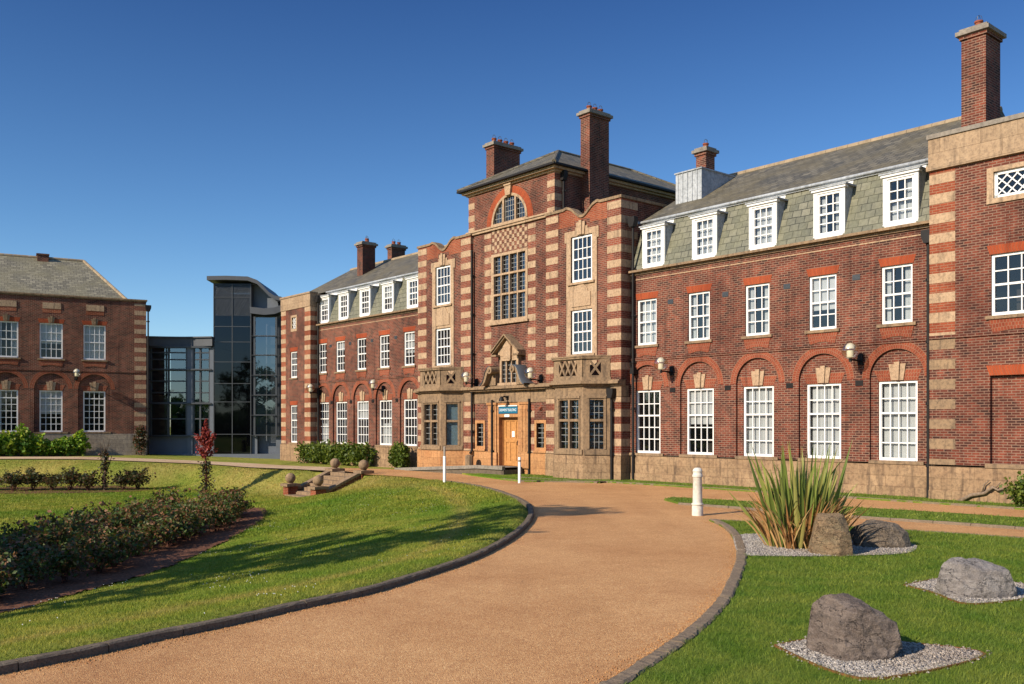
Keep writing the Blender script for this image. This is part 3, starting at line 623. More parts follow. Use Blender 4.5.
pipe(main, TF, -0.13, 0.12, 0.1, 7.62)
pipe(main, TF, 11.58, 0.12, 0.1, 10.0, 0.05)
m = M(); m.box(11.48, 11.68, -0.1, 0.2, 4.2, 4.45); m.build('pipe_hopper', 'iron_paint', main)
pipe(main, TF, 25.78, 0.14, 0.1, 7.8)
pipe(main, TF, 36.90, 0.12, 0.1, 9.6)

# ---- far end pavilion
d = 0.55; S0, S1 = 37.05, 40.85; holes = []
wing_ff(main, TF, 39.15, d, 5.10, 6.72, 0.86, 3, 4, 2, 0, holes, False)
wing_ff(main, TF, 39.15, d, 1.12, 3.42, 0.86, 3, 5, 3, 0, holes, False)
holes.append(rect(38.75, 39.55, 7.95, 8.95))
m = M(); m.panel(rect(S0, S1, 1.0, 9.32), holes, d, 0.14)
for e in (S0, S1): m.quad((e, d, 0), (e, d, 9.32), (e, -8.8, 9.32), (e, -8.8, 0))
m.quad((S0, -8.8, 0), (S0, -8.8, 9.32), (S1, -8.8, 9.32), (S1, -8.8, 0)); m.build('wall', 'brick', main)
m = M(); m.box(S0 - .03, S1 + .05, d - 0.4, d + 0.06, -0.2, 1.02); m.build('plinth', 'plinth_stone', main)
m = M(); m.box(S0 - .03, S1 + .03, d - 0.42, d + 0.045, 9.32, 10.08); m.box(S0 - .03, S0 + .4, -4.5, d - 0.42, 9.32, 10.08); m.box(S1 - .4, S1 + .03, -4.5, d - 0.42, 9.32, 10.08); m.box(S0 - .06, S1 + .06, d - 0.46, d + 0.09, 10.08, 10.18); m.build('parapet', 'ashlar', main)
m = M(); m.panel(rect(38.75, 39.55, 7.95, 8.95), [rect(38.88, 39.42, 8.10, 8.82)], d + 0.02, 0.1); lw = m.build('window', 'stone', main)
m = M(); lattice(m, 38.88, 39.42, 8.10, 8.82, d - 0.08, d - 0.05, 0.24, 0.02); m.build('lattice_bars', 'white_paint', lw)
m = M(); m.quad((38.88, d - .09, 8.1), (39.42, d - .09, 8.1), (39.42, d - .09, 8.82), (38.88, d - .09, 8.82)); m.build('pane', 'window_glass', lw)
m = M(); m.box(S0, S1, -3, -2.9, 0, 9); m.build('interior_partition', 'interior', main)
quoins(main, TF, [(S0 - 0.012, S0 + 0.72, d - 0.55, d + 0.012)], 1.05, 9.30, 0.1, bricks='red_brick')
quoins(main, TF, [(S1 - 0.62, S1 + 0.012, d - 0.55, d + 0.012)], 1.05, 9.30, 0.1, bricks='red_brick')
m = M(); m.box(S0, S1, -8.8, 0.1, 9.6, 9.7); m.build('flat_roof', 'lead', main)
chimney(main, TF, 36.15, 36.80, -3.4, -2.5, 10.6, 13.55, [(36.3, -2.9, 0.3), (36.62, -3.1, 0.3)])
chimney(main, TF, 36.60, 37.10, -5.9, -4.9, 11.6, 13.75, [(36.85, -5.2, 0.3), (36.85, -5.6, 0.3)])

# ================================================================== CENTRAL ENTRANCE BLOCK
P, C5 = 0.65, 0.50
TF_WING = TF
def TFC(s, d, z): return (-(s + 0.13), -(d - 0.14), z)      # the entrance block stands in its own slightly shifted frame
TF = TFC; M = lambda T=TFC: MB(T)
ZT = 11.10
def dip(c, s0, s1):
    """coping line of the parapet from s0 to s1 with the scrolled dip over the window"""
    pts = []
    for i in range(61):
        s = s0 + (s1 - s0) * i / 60; x = abs(s - c)
        if x > 1.05: z = ZT
        elif x > 0.75: z = ZT + 0.05 * math.sin(math.pi * (1.05 - x) / 0.30)
        else: z = ZT - 0.42 * (0.5 + 0.5 * math.cos(math.pi * x / 0.75)) ** 0.8
        pts.append((s, z))
    return pts
for (s0, s1, inner) in ((11.72, 16.05, 'right'), (21.33, 25.65, 'left')):
    c = (s0 + s1) / 2; top = dip(c, s0, s1)
    holes = [rect(c - 0.62, c + 0.62, 5.10, 6.92), rect(c - 0.62, c + 0.62, 8.05, 9.95)]
    m = M(); m.panel([(s0, 3.7)] + [(s1, 3.7)] + top[::-1], holes, P, 0.12)
    zc = ZT
    for e in (s0, s1): m.quad((e, P, 0), (e, P, ZT), (e, -3.6, ZT), (e, -3.6, 0))
    m.quad((s0, -3.6, 8), (s1, -3.6, 8), (s1, -3.6, ZT), (s0, -3.6, ZT))
    m.add([(a, P - 0.33, z) for a, z in top] + [(a, P - 0.33, 10.0) for a, z in top], [(i, i + 1, 62 + i, 61 + i) for i in range(60)])
    m.build('wall', 'brick', main)
    m = M(); lo = [(a, z) for a, z in top]; up = [(a, z + 0.11) for a, z in top]
    m.add([(a, P + 0.06, z) for a, z in lo] + [(a, P + 0.06, z) for a, z in up] + [(a, P - 0.38, z) for a, z in up] + [(a, P - 0.38, z) for a, z in lo],
          sum([[(i, i + 1, 62 + i, 61 + i), (61 + i, 62 + i, 123 + i, 122 + i), (122 + i, 123 + i, 184 + i, 183 + i), (183 + i, 184 + i, i + 1, i)] for i in range(60)], []))
    for e, w_ in ((s0, -1), (s1, 1)): m.box(e - (0.06 if w_ < 0 else 0.3), e + (0.3 if w_ < 0 else 0.06), -3.6, P + 0.055, ZT + 0.002, ZT + 0.112)
    m.build('coping', 'weathered_stone', main)
    # red brick parapet field under the coping
    m = M(); m.panel([(s0 + 0.75, 10.42), (c - 0.45, 10.42), (c - 0.45, 10.60), (c + 0.45, 10.60), (c + 0.45, 10.42), (s1 - 0.75, 10.42)] + [(a, z - 0.002) for a, z in top if s0 + 0.75 <= a <= s1 - 0.75][::-1], [], P + 0.005)
    m.build('parapet_brick', 'red_brick', main)
    quoins(main, TF, [(s0 - 0.012, s0 + 0.74, -0.3 if inner == 'right' else P - 0.4, P + 0.012)], 4.05, ZT - 0.02, 0.25)
    quoins(main, TF, [(s1 - 0.74, s1 + 0.012, P - 0.6, P + 0.012)], 4.05, ZT - 0.02, 0.25)
    # stone surround joining the two sash windows, eared at the head with a tall keystone
    w2, e2 = 0.62, 0.885
    m = M(); m.panel([(c - e2, 4.6), (c + e2, 4.6), (c + e2, 9.75), (c + e2 + 0.10, 9.75), (c + e2 + 0.10, 10.20), (c + 0.36, 10.20), (c + 0.36, 10.32), (c - 0.36, 10.32), (c - 0.36, 10.20), (c - e2 - 0.10, 10.20), (c - e2 - 0.10, 9.75), (c - e2, 9.75)],
                      [rect(c - w2, c + w2, 5.10, 6.92), rect(c - w2, c + w2, 8.05, 9.95)], P + 0.05, 0.12)
    m.prism([(c - e2, 9.75), (c - e2 - 0.10, 9.75), (c - e2 - 0.10, 10.20), (c - e2, 10.20)], P, P + 0.049)
    for e in (-e2, e2): m.box(c + e - 0.002, c + e + 0.002, P - 0.01, P + 0.048, 4.6, 9.75)
    sur = m.build('window_surround', 'stone', main)
    m = M(); keystone(m, c, 9.98, 0.52, 0.42, 0.52, P + 0.04, P + 0.10); m.build('keystone', 'stone', sur)
    m = M(); m.prism([(c - 0.56, 7.05), (c + 0.56, 7.05), (c + 0.56, 7.62)] + arc(c, 7.55, 0.42, 10, 170, 10) + [(c - 0.56, 7.62)], P + 0.045, P + 0.085); m.build('apron_panel', 'stone', sur)
    m = M(); m.box(c - 0.78, c + 0.78, P, P + 0.13, 7.96, 8.05); m.build('sill', 'stone', sur); m = M(); m.box(c - 0.78, c + 0.78, P, P + 0.10, 5.02, 5.10); m.build('sill', 'stone', sur)
    sash(main, TF, c, 5.12, 6.90, 1.16, P - 0.01, 4, 4, 2); sash(main, TF, c, 8.07, 9.93, 1.16, P - 0.01, 4, 4, 2)
    m = M(); m.box(s0 + .05, s1 - .05, -1.25, -1.2, 0.2, 10.3); m.build('interior_partition', 'interior', main)
    m = M(); m.box(s0, s1, -3.6, P - 0.3, 10.2, 10.3); m.build('flat_roof', 'lead', main)

    # ---- ground floor and canted bay
    pl = [(c - 1.575, P), (c - 0.825, P + 0.75), (c + 0.825, P + 0.75), (c + 1.575, P)]
    m = M()
    m.quad((s0, P, 1.0), (pl[0][0], P, 1.0), (pl[0][0], P, 3.75), (s0, P, 3.75)); m.quad((pl[3][0], P, 1.0), (s1, P, 1.0), (s1, P, 3.75), (pl[3][0], P, 3.75))
    m.build('ground_floor_wall', 'brick', main)
    if inner == 'right':
        quoins(main, TF, [(pl[3][0] + 0.06, s1 + 0.012, P - 0.3, P + 0.010)], 1.0, 3.3, 0.2); quoins(main, TF, [(s0 - 0.012, s0 + 0.5, P - 0.66, P + 0.010)], 1.0, 3.3, 0.2)
    else:
        quoins(main, TF, [(s0 - 0.012, s0 + 0.52, P - 0.3, P + 0.010)], 1.0, 3.3, 0.2); quoins(main, TF, [(s1 - 0.5, s1 + 0.012, P - 0.3, P + 0.010)], 1.0, 3.3, 0.2)
    m = M(); m.slab([(s0 - .03, P - .7), (s0 - .03, P + 0.05), (pl[0][0] - .06, P + 0.05), (pl[1][0] - .04, P + 0.82), (pl[2][0] + .04, P + 0.82), (pl[3][0] + .06, P + 0.05), (s1 + .02, P + 0.05), (s1 + .02, P - .7)], -0.3, 0.98)
    m.build('plinth', 'porch_stone' if inner == 'left' else 'plinth_stone', main)
    m = M(); m.box(s0 - .03, s1 + .02, P - 0.4, P + 0.022, 3.32, 3.75); m.build('frieze', 'weathered_stone', main)
    bayo = None
    for k in range(3):
        T, L = face_frame(pl[k], pl[k + 1], TFC)
        wide = k == 1
        hs = [(L / 2 - 0.56, L / 2 - 0.05), (L / 2 + 0.05, L / 2 + 0.56)] if wide else [(L / 2 - 0.27, L / 2 + 0.27)]
        holes = [rect(a, b_, 1.25, 2.34) for a, b_ in hs] + [rect(a, b_, 2.44, 3.20) for a, b_ in hs]
        m = MB(T); m.panel(rect(0, L, 0.98, 3.78), holes, 0.0, 0.17)
        m.box(0.02, L - 0.02, 0.0, 0.06, 1.02, 1.22); m.box(hs[0][0] - 0.10, hs[-1][1] + 0.10, 0.0, 0.05, 3.27, 3.36)
        for e in (hs[0][0] - 0.10, hs[-1][1] + 0.02): m.box(e, e + 0.08, 0.0, 0.03, 1.24, 3.25)
        if bayo is None: bayo = m.build('bay_window', 'weathered_stone', main)
        else: m.build('bay_side', 'weathered_stone', bayo)
        mb_, mp_ = MB(T), MB(T); mbl = MB(T)
        for h in holes:
            a, b_ = h[0][0], h[1][0]; za, zb = h[0][1], h[2][1]
            if inner == 'left' and k == 0: mbl.quad((a, -0.19, za), (b_, -0.19, za), (b_, -0.19, zb), (a, -0.19, zb))
            mp_.quad((a, -0.13, za), (b_, -0.13, za), (b_, -0.13, zb), (a, -0.13, zb))
            nx = 2 if wide else 3
            if inner == 'left' and k == 0: continue
            for i in range(1, nx): x = a + (b_ - a) * i / nx; mb_.box(x - .009, x + .009, -0.135, -0.118, za, zb)
            ny = 4 if zb - za > 0.9 else 3
            for j in range(1, ny): z = za + (zb - za) * j / ny; mb_.box(a, b_, -0.135, -0.12, z - .009, z + .009)
        mp_.build('pane', 'leaded_glass', bayo); mb_.build('lead_bars', 'leaded', bayo)
        if mbl.v: mbl.build('blind', 'blind_blue', bayo)
    # cornice round the bay, then the pierced balcony above it
    def ring(o): return [(s0 - 0.05, P - 0.2), (s0 - 0.05, P + o), (pl[0][0] - o * 0.5, P + o), (pl[1][0] - o * 0.4, P + 0.75 + o), (pl[2][0] + o * 0.4, P + 0.75 + o), (pl[3][0] + o * 0.5, P + o), (s1 + (0.12 if inner == 'left' else -0.0), P + o), (s1 + (0.12 if inner == 'left' else 0.0), P - 0.2)]
    m = M(); m.slab(ring(0.10), 3.75, 3.83); m.slab(ring(0.24), 3.832, 3.93); m.slab(ring(0.17), 3.932, 3.99); m.build('cornice', 'weathered_stone', main)
    bal = None
    for k in range(3):
        T, L = face_frame(pl[k], pl[k + 1], TFC); wide = k == 1
        m = MB(T)
        if wide: px = [(0.30, L - 0.30)]
        else: px = [(0.36, 0.80)] if k == 0 else [(L - 0.80, L - 0.36)]
        za, zb = 4.17, 4.78; hl = []
        for (a, b_) in px:
            n = 3 if wide else 1; q = (b_ - a) / n; t = 0.05
            for i in range(n):                         # crossed slats: each bay of the panel leaves four triangular openings
                x0, x1, xm, zm = a + i * q, a + (i + 1) * q, a + (i + .5) * q, (za + zb) / 2
                hl += [[(x0 + t, za), (x1 - t, za), (xm, zm - t * 1.6)], [(x0 + t, zb), (xm, zm + t * 1.6), (x1 - t, zb)]]
                hl += [[(x0 + (0 if i == 0 else .002), za + t * 1.6), (xm - t, zm), (x0 + (0 if i == 0 else .002), zb - t * 1.6)], [(x1 - .002, za + t * 1.6), (x1 - .002, zb - t * 1.6), (xm + t, zm)]]
        m.panel(rect(0, L, 3.99, 4.83), hl, 0.05, 0.11); m.panel(rect(0, L, 3.99, 4.83), hl, -0.06)
        m.box(-0.03, L + 0.03, -0.1, 0.085, 3.99, 4.10)
        if bal is None: bal = m.build('balcony', 'weathered_stone', main)
        else: m.build('balcony_panel', 'weathered_stone', bal)
    def rail(o): return [(pl[0][0] - o * 0.5, P), (pl[0][0] - o * .5, P + 0.06 * 0), (pl[1][0] - o * 0.4, P + 0.75 + o), (pl[2][0] + o * 0.4, P + 0.75 + o), (pl[3][0] + o * 0.5, P), (pl[3][0] - 0.2, P), (pl[2][0] - 0.09, P + 0.63), (pl[1][0] + 0.09, P + 0.63), (pl[0][0] + 0.2, P)]
    rl = rail(0.13); rl = [rl[0]] + rl[2:]
    m = M(); m.slab(rl, 4.83, 4.90); m.slab([(a + (0 if abs(a - c) < 1e-3 else (0.0)), d_) for a, d_ in rail(0.16)[:1] + rail(0.16)[2:]], 4.902, 4.96); m.build('balcony_rail', 'weathered_stone', bal)

# ---- the middle: wall, great mullioned window, chequerwork, string course, clock-storey with lunette
c = 18.68
holes = [rect(17.46, 19.90, 6.89, 9.96), rect(17.88, 19.50, 0.35, 3.16), rect(16.34, 16.83, 1.22, 2.28), rect(20.53, 21.02, 1.22, 2.28), rect(18.0, 19.36, 4.05, 5.12)]
m = M(); m.panel([(16.05, .98), (17.88, .98), (17.88, 3.16), (19.5, 3.16), (19.5, .98), (21.33, .98), (21.33, 11.15), (16.05, 11.15)], [h for h in holes if h[0][1] >= 0.9], C5, 0.14); m.build('wall', 'brick', main)
m = M(); m.box(16.05, 17.88, C5 - .3, C5 + .04, -0.3, 0.98); m.box(19.50, 21.33, C5 - .3, C5 + .04, -0.3, 0.98); m.box(17.88, 19.5, C5 - 0.6, C5 + 0.02, -0.3, 0.34); m.build('plinth', 'porch_stone', main)
m = M(); m.box(16.05, 17.20, C5, C5 + 0.03, 3.2, 3.75); m.box(20.1, 21.33, C5, C5 + 0.03, 3.2, 3.75); m.box(17.20, 20.1, C5, C5 + 0.05, 3.22, 3.75); m.build('frieze', 'weathered_stone', main)
m = M(); m.box(16.05, 21.33, C5, P + 0.10, 3.75, 3.83); m.box(16.05, 21.33, C5, P + 0.22, 3.832, 3.93); m.box(16.05, 21.33, C5, P + 0.15, 3.932, 3.985); m.build('cornice', 'weathered_stone', main)
a0, a1 = 17.46, 19.90
m = M(); hl = []; zr = [(6.99, 8.08), (8.17, 8.99), (9.08, 9.87)]
for i in range(4):
    q = (a1 - a0 - 0.30) / 4; x = a0 + 0.10 + i * (q + 0.033)
    for (za, zb) in zr: hl.append(rect(x, x + q - 0.033 + 0.0, za, zb))
m.panel(rect(a0 - 0.05, a1 + 0.05, 6.86, 10.0), hl, C5 + 0.03, 0.18); m.box(a0 - 0.14, a1 + 0.14, C5 - .1, C5 + 0.12, 6.76, 6.86)
bw_ = m.build('window', 'stone', main); bw_['label'] = 'tall stone mullioned window of twelve leaded lights'
mp_, mb_ = M(), M()
for h in hl:
    x0, x1, za, zb = h[0][0], h[1][0], h[0][1], h[2][1]
    mp_.quad((x0, C5 - .10, za), (x1, C5 - .10, za), (x1, C5 - .10, zb), (x0, C5 - .10, zb))
    for i in (1, 2): x = x0 + (x1 - x0) * i / 3; mb_.box(x - .008, x + .008, C5 - .105, C5 - .088, za, zb)
    n = round((zb - za) / 0.21)
    for j in range(1, n): z = za + (zb - za) * j / n; mb_.box(x0, x1, C5 - .105, C5 - .09, z - .008, z + .008)
mp_.build('pane', 'leaded_glass', bw_); mb_.build('lead_bars', 'leaded', bw_)
m = M(); k = 2.44 / 14
for i in range(14):
    for j in range(6):
        if (i + j) % 2 == 0: m.box(17.46 + i * k + .004, 17.46 + (i + 1) * k - .004, C5, C5 + 0.012, 10.05 + j * k + .004, 10.05 + (j + 1) * k - .004)
m.build('chequer_stones', 'stone', main)
quoins(main, TF, [(16.90, 17.405, C5 - 0.1, C5 + 0.012)], 4.7, 11.0, 0.25); quoins(main, TF, [(19.955, 20.46, C5 - 0.1, C5 + 0.012)], 4.7, 11.0, 0.25)
T0, T1 = 15.70, 21.66
m = M(); m.box(T0 - 0.03, T1 + 0.03, C5 - .2, C5 + 0.10, 11.10, 11.20); m.box(T0 - 0.06, T1 + 0.06, C5 - .2, C5 + 0.15, 11.202, 11.28); m.build('string_course', 'stone', main)
lun = [(c + 1.22, 11.36)] + arc(c, 11.38, 1.22) + [(c - 1.22, 11.36)]
m = M(); m.panel(rect(T0, T1, 11.1, 13.05), [lun], C5, 0.14)
for e in (T0, T1): m.quad((e, C5, 9.8), (e, C5, 13.05), (e, -10.5, 13.05), (e, -10.5, 8.0))
m.quad((T0, -10.5, 0), (T1, -10.5, 0), (T1, -10.5, 13.05), (T0, -10.5, 13.05)); m.build('wall', 'brick', main)
m = M(); m.strip(arc(c, 11.30, 1.26, 0, 180, 36), arc(c, 11.30, 1.62, 0, 180, 36), C5 - .02, C5 + 0.008)
m2 = M(); m2.strip(arc(c, 11.36, 1.13, 0, 180, 32), arc(c, 11.36, 1.25, 0, 180, 32), C5 - .12, C5 + 0.03); 
for x in (-0.42, 0.42): m2.box(c + x - .055, c + x + .055, C5 - .12, C5 + 0.025, 11.36, 11.36 + math.sqrt(1.17 ** 2 - x * x))
m2.box(c - 1.25, c + 1.25, C5 - .12, C5 + 0.06, 11.28, 11.37); ln = m2.build('window', 'stone', main); ln['label'] = 'half round attic window with two stone mullions'
m.build('brick_arch', 'rubbed_brick', ln)
m = M(); m.panel([(c + 1.16, 11.36)] + arc(c, 11.38, 1.16) + [(c - 1.16, 11.36)], [], C5 - .08); m.build('pane', 'window_glass', ln)
m = M()
for i in range(-7, 8):
    x = i * 0.16
    if abs(abs(x) - .42) > .07: m.box(c + x - .01, c + x + .01, C5 - .085, C5 - .06, 11.37, 11.37 + math.sqrt(max(0.01, 1.14 ** 2 - x * x)))
for j in range(1, 5): z = j * 0.235; q = math.sqrt(1.14 ** 2 - z * z); m.box(c - q, c + q, C5 - .085, C5 - .065, 11.37 + z - .01, 11.37 + z + .01)
m.build('glazing_bars', 'leaded', ln)
m = M(); m.prism([(c - .16, 12.52), (c + .16, 12.52), (c + .24, 13.04), (c - .24, 13.04)], C5, C5 + 0.12); m.prism([(c - .24, 12.95), (c + .24, 12.95), (c + .27, 13.04), (c - .27, 13.04)], C5, C5 + .16); m.build('keystone', 'stone', ln)
quoins(main, TF, [(T0 - 0.012, T0 + 0.45, C5 - 0.42, C5 + 0.012)], 11.3, 13.0, 0.1); quoins(main, TF, [(T1 - 0.45, T1 + 0.012, C5 - 0.42, C5 + 0.012)], 11.3, 13.0, 0.1)
def loop(o, d1=-10.5): return [(T0 - o, C5 + o), (T1 + o, C5 + o), (T1 + o, d1 - o), (T0 - o, d1 - o)]
m = M(); m.slab(loop(0.10), 12.98, 13.06); m.slab(loop(0.24), 13.062, 13.17); m.build('cornice', 'stone', main)
m = M(); m.slab(loop(0.42), 13.172, 13.25); m.build('gutter', 'iron_paint', main)
m = M(); e = loop(0.40); hz = 3.4
A = [(p[0], p[1], 13.26) for p in e] + [(c, C5 + 0.40 - hz, 15.05), (c, -10.9 + hz, 15.05)]
m.add(A, [(0, 1, 4), (1, 2, 5, 4), (2, 3, 5), (3, 0, 4, 5)]); rf = m.build('roof', 'roof_slate', main)
m = M()
for p, q in ((0, 4), (1, 4), (4, 5), (2, 5), (3, 5)): m.tube([Vector(A[p]), Vector(A[q])], 0.09, 8)
m.build('ridge_tiles', 'roof_slate', rf)
chimney(main, TF, 15.20, 15.76, -2.3, -1.1, 10.2, 15.98, [(15.48, -1.35, 0.3), (15.48, -1.7, 0.3), (15.48, -2.05, 0.3)])
chimney(main, TF, 21.62, 22.22, -2.65, -1.0, 10.2, 16.05, [(21.92, -1.25, 0.32), (21.92, -1.62, 0.32), (21.92, -2.0, 0.32), (21.92, -2.38, 0.32)])
m = M(); m.box(16.0, 21.4, -1.25, -1.2, 0.2, 13.0); m.build('interior_partition', 'interior', main)
pipe(main, TF, 15.62, 0.05, 11.3, 12.7, 0.05)
pipe(main, TF, 17.25, C5 + 0.09, 0.1, 3.35, 0.05, False); pipe(main, TF, 19.72, C5 + 0.16, 0.1, 3.35, 0.05, False)
pipe(main, TF, 21.24, P + 0.0, 1.0, 10.4, 0.05, False); pipe(main, TF, 12.12, P + 0.12, 0.1, 3.3, 0.055)

# ---- doorway
m = M(); m.box(17.30, 17.88, C5, C5 + 0.10, 0.95, 3.22); m.box(19.50, 20.10, C5, C5 + 0.10, 0.95, 3.22)
m.box(17.22, 17.96, C5, C5 + 0.15, 0.3, 0.95); m.box(19.42, 20.18, C5, C5 + 0.15, 0.3, 0.95); m.box(17.24, 17.94, C5, C5 + .15, 3.12, 3.22); m.box(19.44, 20.16, C5, C5 + .15, 3.121, 3.22)
for e in (17.42, 17.66, 19.62, 19.86): m.box(e, e + 0.08, C5 + .1, C5 + .125, 1.05, 3.05)
m.box(17.88, 18.04, C5 - .3, C5 + .05, .35, 3.19); m.box(19.36, 19.50, C5 - .3, C5 + .05, .35, 3.19); m.box(18.04, 19.36, C5 - .3, C5 + .04, 2.55, 3.19)
m.build('door_surround', 'porch_stone', main)
m = M(); dd = C5 - 0.24; x0, x1 = 18.10, 19.30
m.box(x0, x1, dd - .05, dd, 0.36, 2.50)
for a, b_, za, zb in ((x0, x0 + .13, .36, 2.5), (x1 - .13, x1, .36, 2.5), (x0 + .13, x1 - .13, .36, .58), (x0 + .13, x1 - .13, 2.36, 2.5), (x0 + .13, x1 - .13, 1.42, 1.60), (18.46, 18.54, .58, 1.42), (18.86, 18.94, .58, 1.42), (18.46, 18.54, 1.6, 2.36), (18.86, 18.94, 1.6, 2.36)):
    m.box(a, b_, dd, dd + 0.03, za, zb)
door = m.build('door', 'oak', main, bevel=0.006)
m = M(); m.box(18.04, 18.10, dd - .06, dd + .07, .35, 2.55); m.box(19.30, 19.36, dd - .06, dd + .07, .35, 2.55); m.box(18.10, 19.30, dd - .06, dd + .07, 2.50, 2.55); m.build('door_frame', 'oak_dark', door)
m = M(); m.tube([(18.30, dd + .03, 1.30), (18.30, dd + .10, 1.31), (18.30, dd + .10, 1.48), (18.30, dd + .03, 1.49)], 0.018, 8); m.box(18.25, 18.35, dd + .03, dd + .04, 1.24, 1.54); m.build('door_handle', 'iron_paint', door)
m = M(); m.box(18.56, 18.74, dd + .03, dd + .036, 1.66, 1.92); nt_ = m.build('door_notice', 'post_white', door)
for (s0, s1, nm) in ((16.34, 16.83, 0), (20.53, 21.02, 1)):      # narrow lights either side of the door
    cc = (s0 + s1) / 2
    m = M(); m.panel(rect(s0 - .13, s1 + .13, 1.08, 2.42), [rect(s0, s1, 1.22, 2.28)], C5 + .03, .17); m.box(s0 - .17, s1 + .17, C5, C5 + .09, 1.0, 1.08); nw = m.build('window', 'porch_stone', main)
    m = M(); m.quad((s0, C5 - .1, 1.22), (s1, C5 - .1, 1.22), (s1, C5 - .1, 2.28), (s0, C5 - .1, 2.28)); m.build('pane', 'leaded_glass', nw)
    m = M()
    m.box(cc - .01, cc + .01, C5 - .105, C5 - .085, 1.22, 2.28)
    for j in range(1, 5): z = 1.22 + 1.06 * j / 5; m.box(s0, s1, C5 - .105, C5 - .088, z - .01, z + .01)
    m.build('lead_bars', 'leaded', nw)
for a0_, a1_ in ((16.06, 16.19), (16.98, 17.20), (21.17, 21.32)):  # stone bars in the brick beside the narrow lights
    quoins(main, TF, [(a0_, a1_, C5 - .05, C5 + .012)], 1.0, 3.1, 0.2)
# ---- gabled three-light window over the door between two scrolls
D8 = 0.68; c = 18.52
m = M(); hl = [rect(c - 0.52 + i * 0.36, c - 0.52 + i * 0.36 + 0.30, 4.10, 5.08) for i in range(3)]
m.panel(rect(c - .66, c + .64, 3.98, 5.30), hl, D8, 0.15)
for e in (c - .66, c + .64): m.quad((e, C5, 3.98), (e, D8, 3.98), (e, D8, 5.30), (e, C5, 5.30))
m.box(c - .70, c + .68, C5, D8 + .10, 3.98, 4.08); g3 = m.build('window', 'stone', main); g3['label'] = 'three light stone window under a small pediment above the door'
m = M()
for h in hl: m.quad((h[0][0], D8 - .1, 4.1), (h[1][0], D8 - .1, 4.1), (h[1][0], D8 - .1, 5.08), (h[0][0], D8 - .1, 5.08))
m.build('pane', 'leaded_glass', g3)
m = M()
for h in hl:
    xm = (h[0][0] + h[1][0]) / 2; m.box(xm - .009, xm + .009, D8 - .105, D8 - .085, 4.1, 5.08)
    for j in range(1, 5): z = 4.1 + .98 * j / 5; m.box(h[0][0], h[1][0], D8 - .105, D8 - .088, z - .009, z + .009)
m.build('lead_bars', 'leaded', g3)
m = M(); m.prism([(c - .72, 5.30), (c + .72, 5.30), (c + .72, 5.52), (c, 6.10), (c - .72, 5.52)], C5, D8 + .02); m.prism([(c - .24, 5.18), (c + .24, 5.18), (c + .26, 5.72), (c, 5.96), (c - .26, 5.72)], D8, D8 + .12); m.prism([(c - .16, 5.06), (c + .16, 5.06), (c + .24, 5.18), (c - .24, 5.18)], D8, D8 + .10)
ped = m.build('pediment', 'stone', main)
m = M()
for sg in (-1, 1):
    x = lambda v: c + sg * v
    for (o, t, dp) in ((0.0, 0.08, D8 + .22), (0.082, 0.07, D8 + .30)):
        m.prism([(x(0), 6.11 + o), (x(.95), 5.36 + o), (x(.95), 5.36 + o + t), (x(0), 6.11 + o + t)], C5, dp + 0.002 * sg)
    m.box(x(0.58), x(.95), C5, D8 + .26, 5.28, 5.357)
m.build('pediment_moulding', 'weathered_stone', ped)
for sg in (-1, 1):                                      # swan-neck scrolls
    q_ = lambda v: v * 0.80
    pts = [(1.95, 3.99), (1.83, 4.02), (1.70, 4.10), (1.58, 4.24), (1.49, 4.42), (1.40, 4.60), (1.28, 4.74), (1.12, 4.82), (0.98, 4.82)]
    inn = [(1.72, 3.99), (1.66, 4.00), (1.55, 4.05), (1.43, 4.17), (1.34, 4.33), (1.25, 4.50), (1.15, 4.62), (1.06, 4.66), (0.98, 4.64)]
    poly = [(c + sg * q_(a), z) for a, z in pts] + [(c + sg * q_(a), z) for a, z in inn[::-1]]
    m = M(); m.prism(poly, C5, 1.12)
    infill = [(c + sg * q_(a), z) for a, z in inn] + [(c + sg * q_(0.90), 4.6), (c + sg * q_(0.90), 3.99)]
    m.prism(infill, C5, 0.85)
    m.tube([(c + sg * q_(0.98), C5, 4.66), (c + sg * q_(0.98), 1.17, 4.66)], 0.165, 18); m.tube([(c + sg * q_(0.98), 1.16, 4.66), (c + sg * q_(0.98), 1.23, 4.66)], 0.06, 12)
    m.build('scroll', 'weathered_stone', main)
    m = M(); up = [(c + sg * q_(a), z + 0.03) for a, z in pts]
    m.add([(a, C5, z) for a, z in up] + [(a, 1.15, z) for a, z in up] + [(a, 1.15, z - .06) for a, z in up], [(i, i + 1, 10 + i, 9 + i) for i in range(8)] + [(9 + i, 10 + i, 19 + i, 18 + i) for i in range(8)])
    m.build('scroll_flashing', 'dark_metal', main, True)
TF = TF_WING; M = lambda T=TF_WING: MB(T)
# ================================================================== LEFT BRICK BUILDING (s runs left from its right corner)
LX, LY = -23.05, 58.57
left = thing('side_building', 'two storey brick building with pale slate hipped roof at the left of the lawn', 'building', (LX, LY, 0), math.atan2(0.483, 0.876))
holes = []
W_ = 10.4; N_ = 22.0
cs = [2.93, 5.32, 7.70, 10.08, 12.46, 14.84]
for i, c in enumerate(cs):
    wing_gf(left, TF, c, 0.0, 1.78, 4.28, 1.25, 4, 6, 5, [0, 4, 0, 1, 0, 0][i], 4.40, 0.92, holes)
    wing_ff(left, TF, c, 0.0, 6.20, 8.33, 1.25, 4, 4, 2, [1, 4, 2, 0, 0, 0][i], holes, True, True)
m = M(); m.panel(rect(0, N_, 1.66, 9.92), holes, 0.0, 0.13)
for e in (0, N_): m.quad((e, 0, 0), (e, 0, 9.92), (e, -W_, 9.92), (e, -W_, 0))
m.quad((0, -W_, 0), (N_, -W_, 0), (N_, -W_, 9.92), (0, -W_, 9.92)); m.build('wall', 'brick', left)
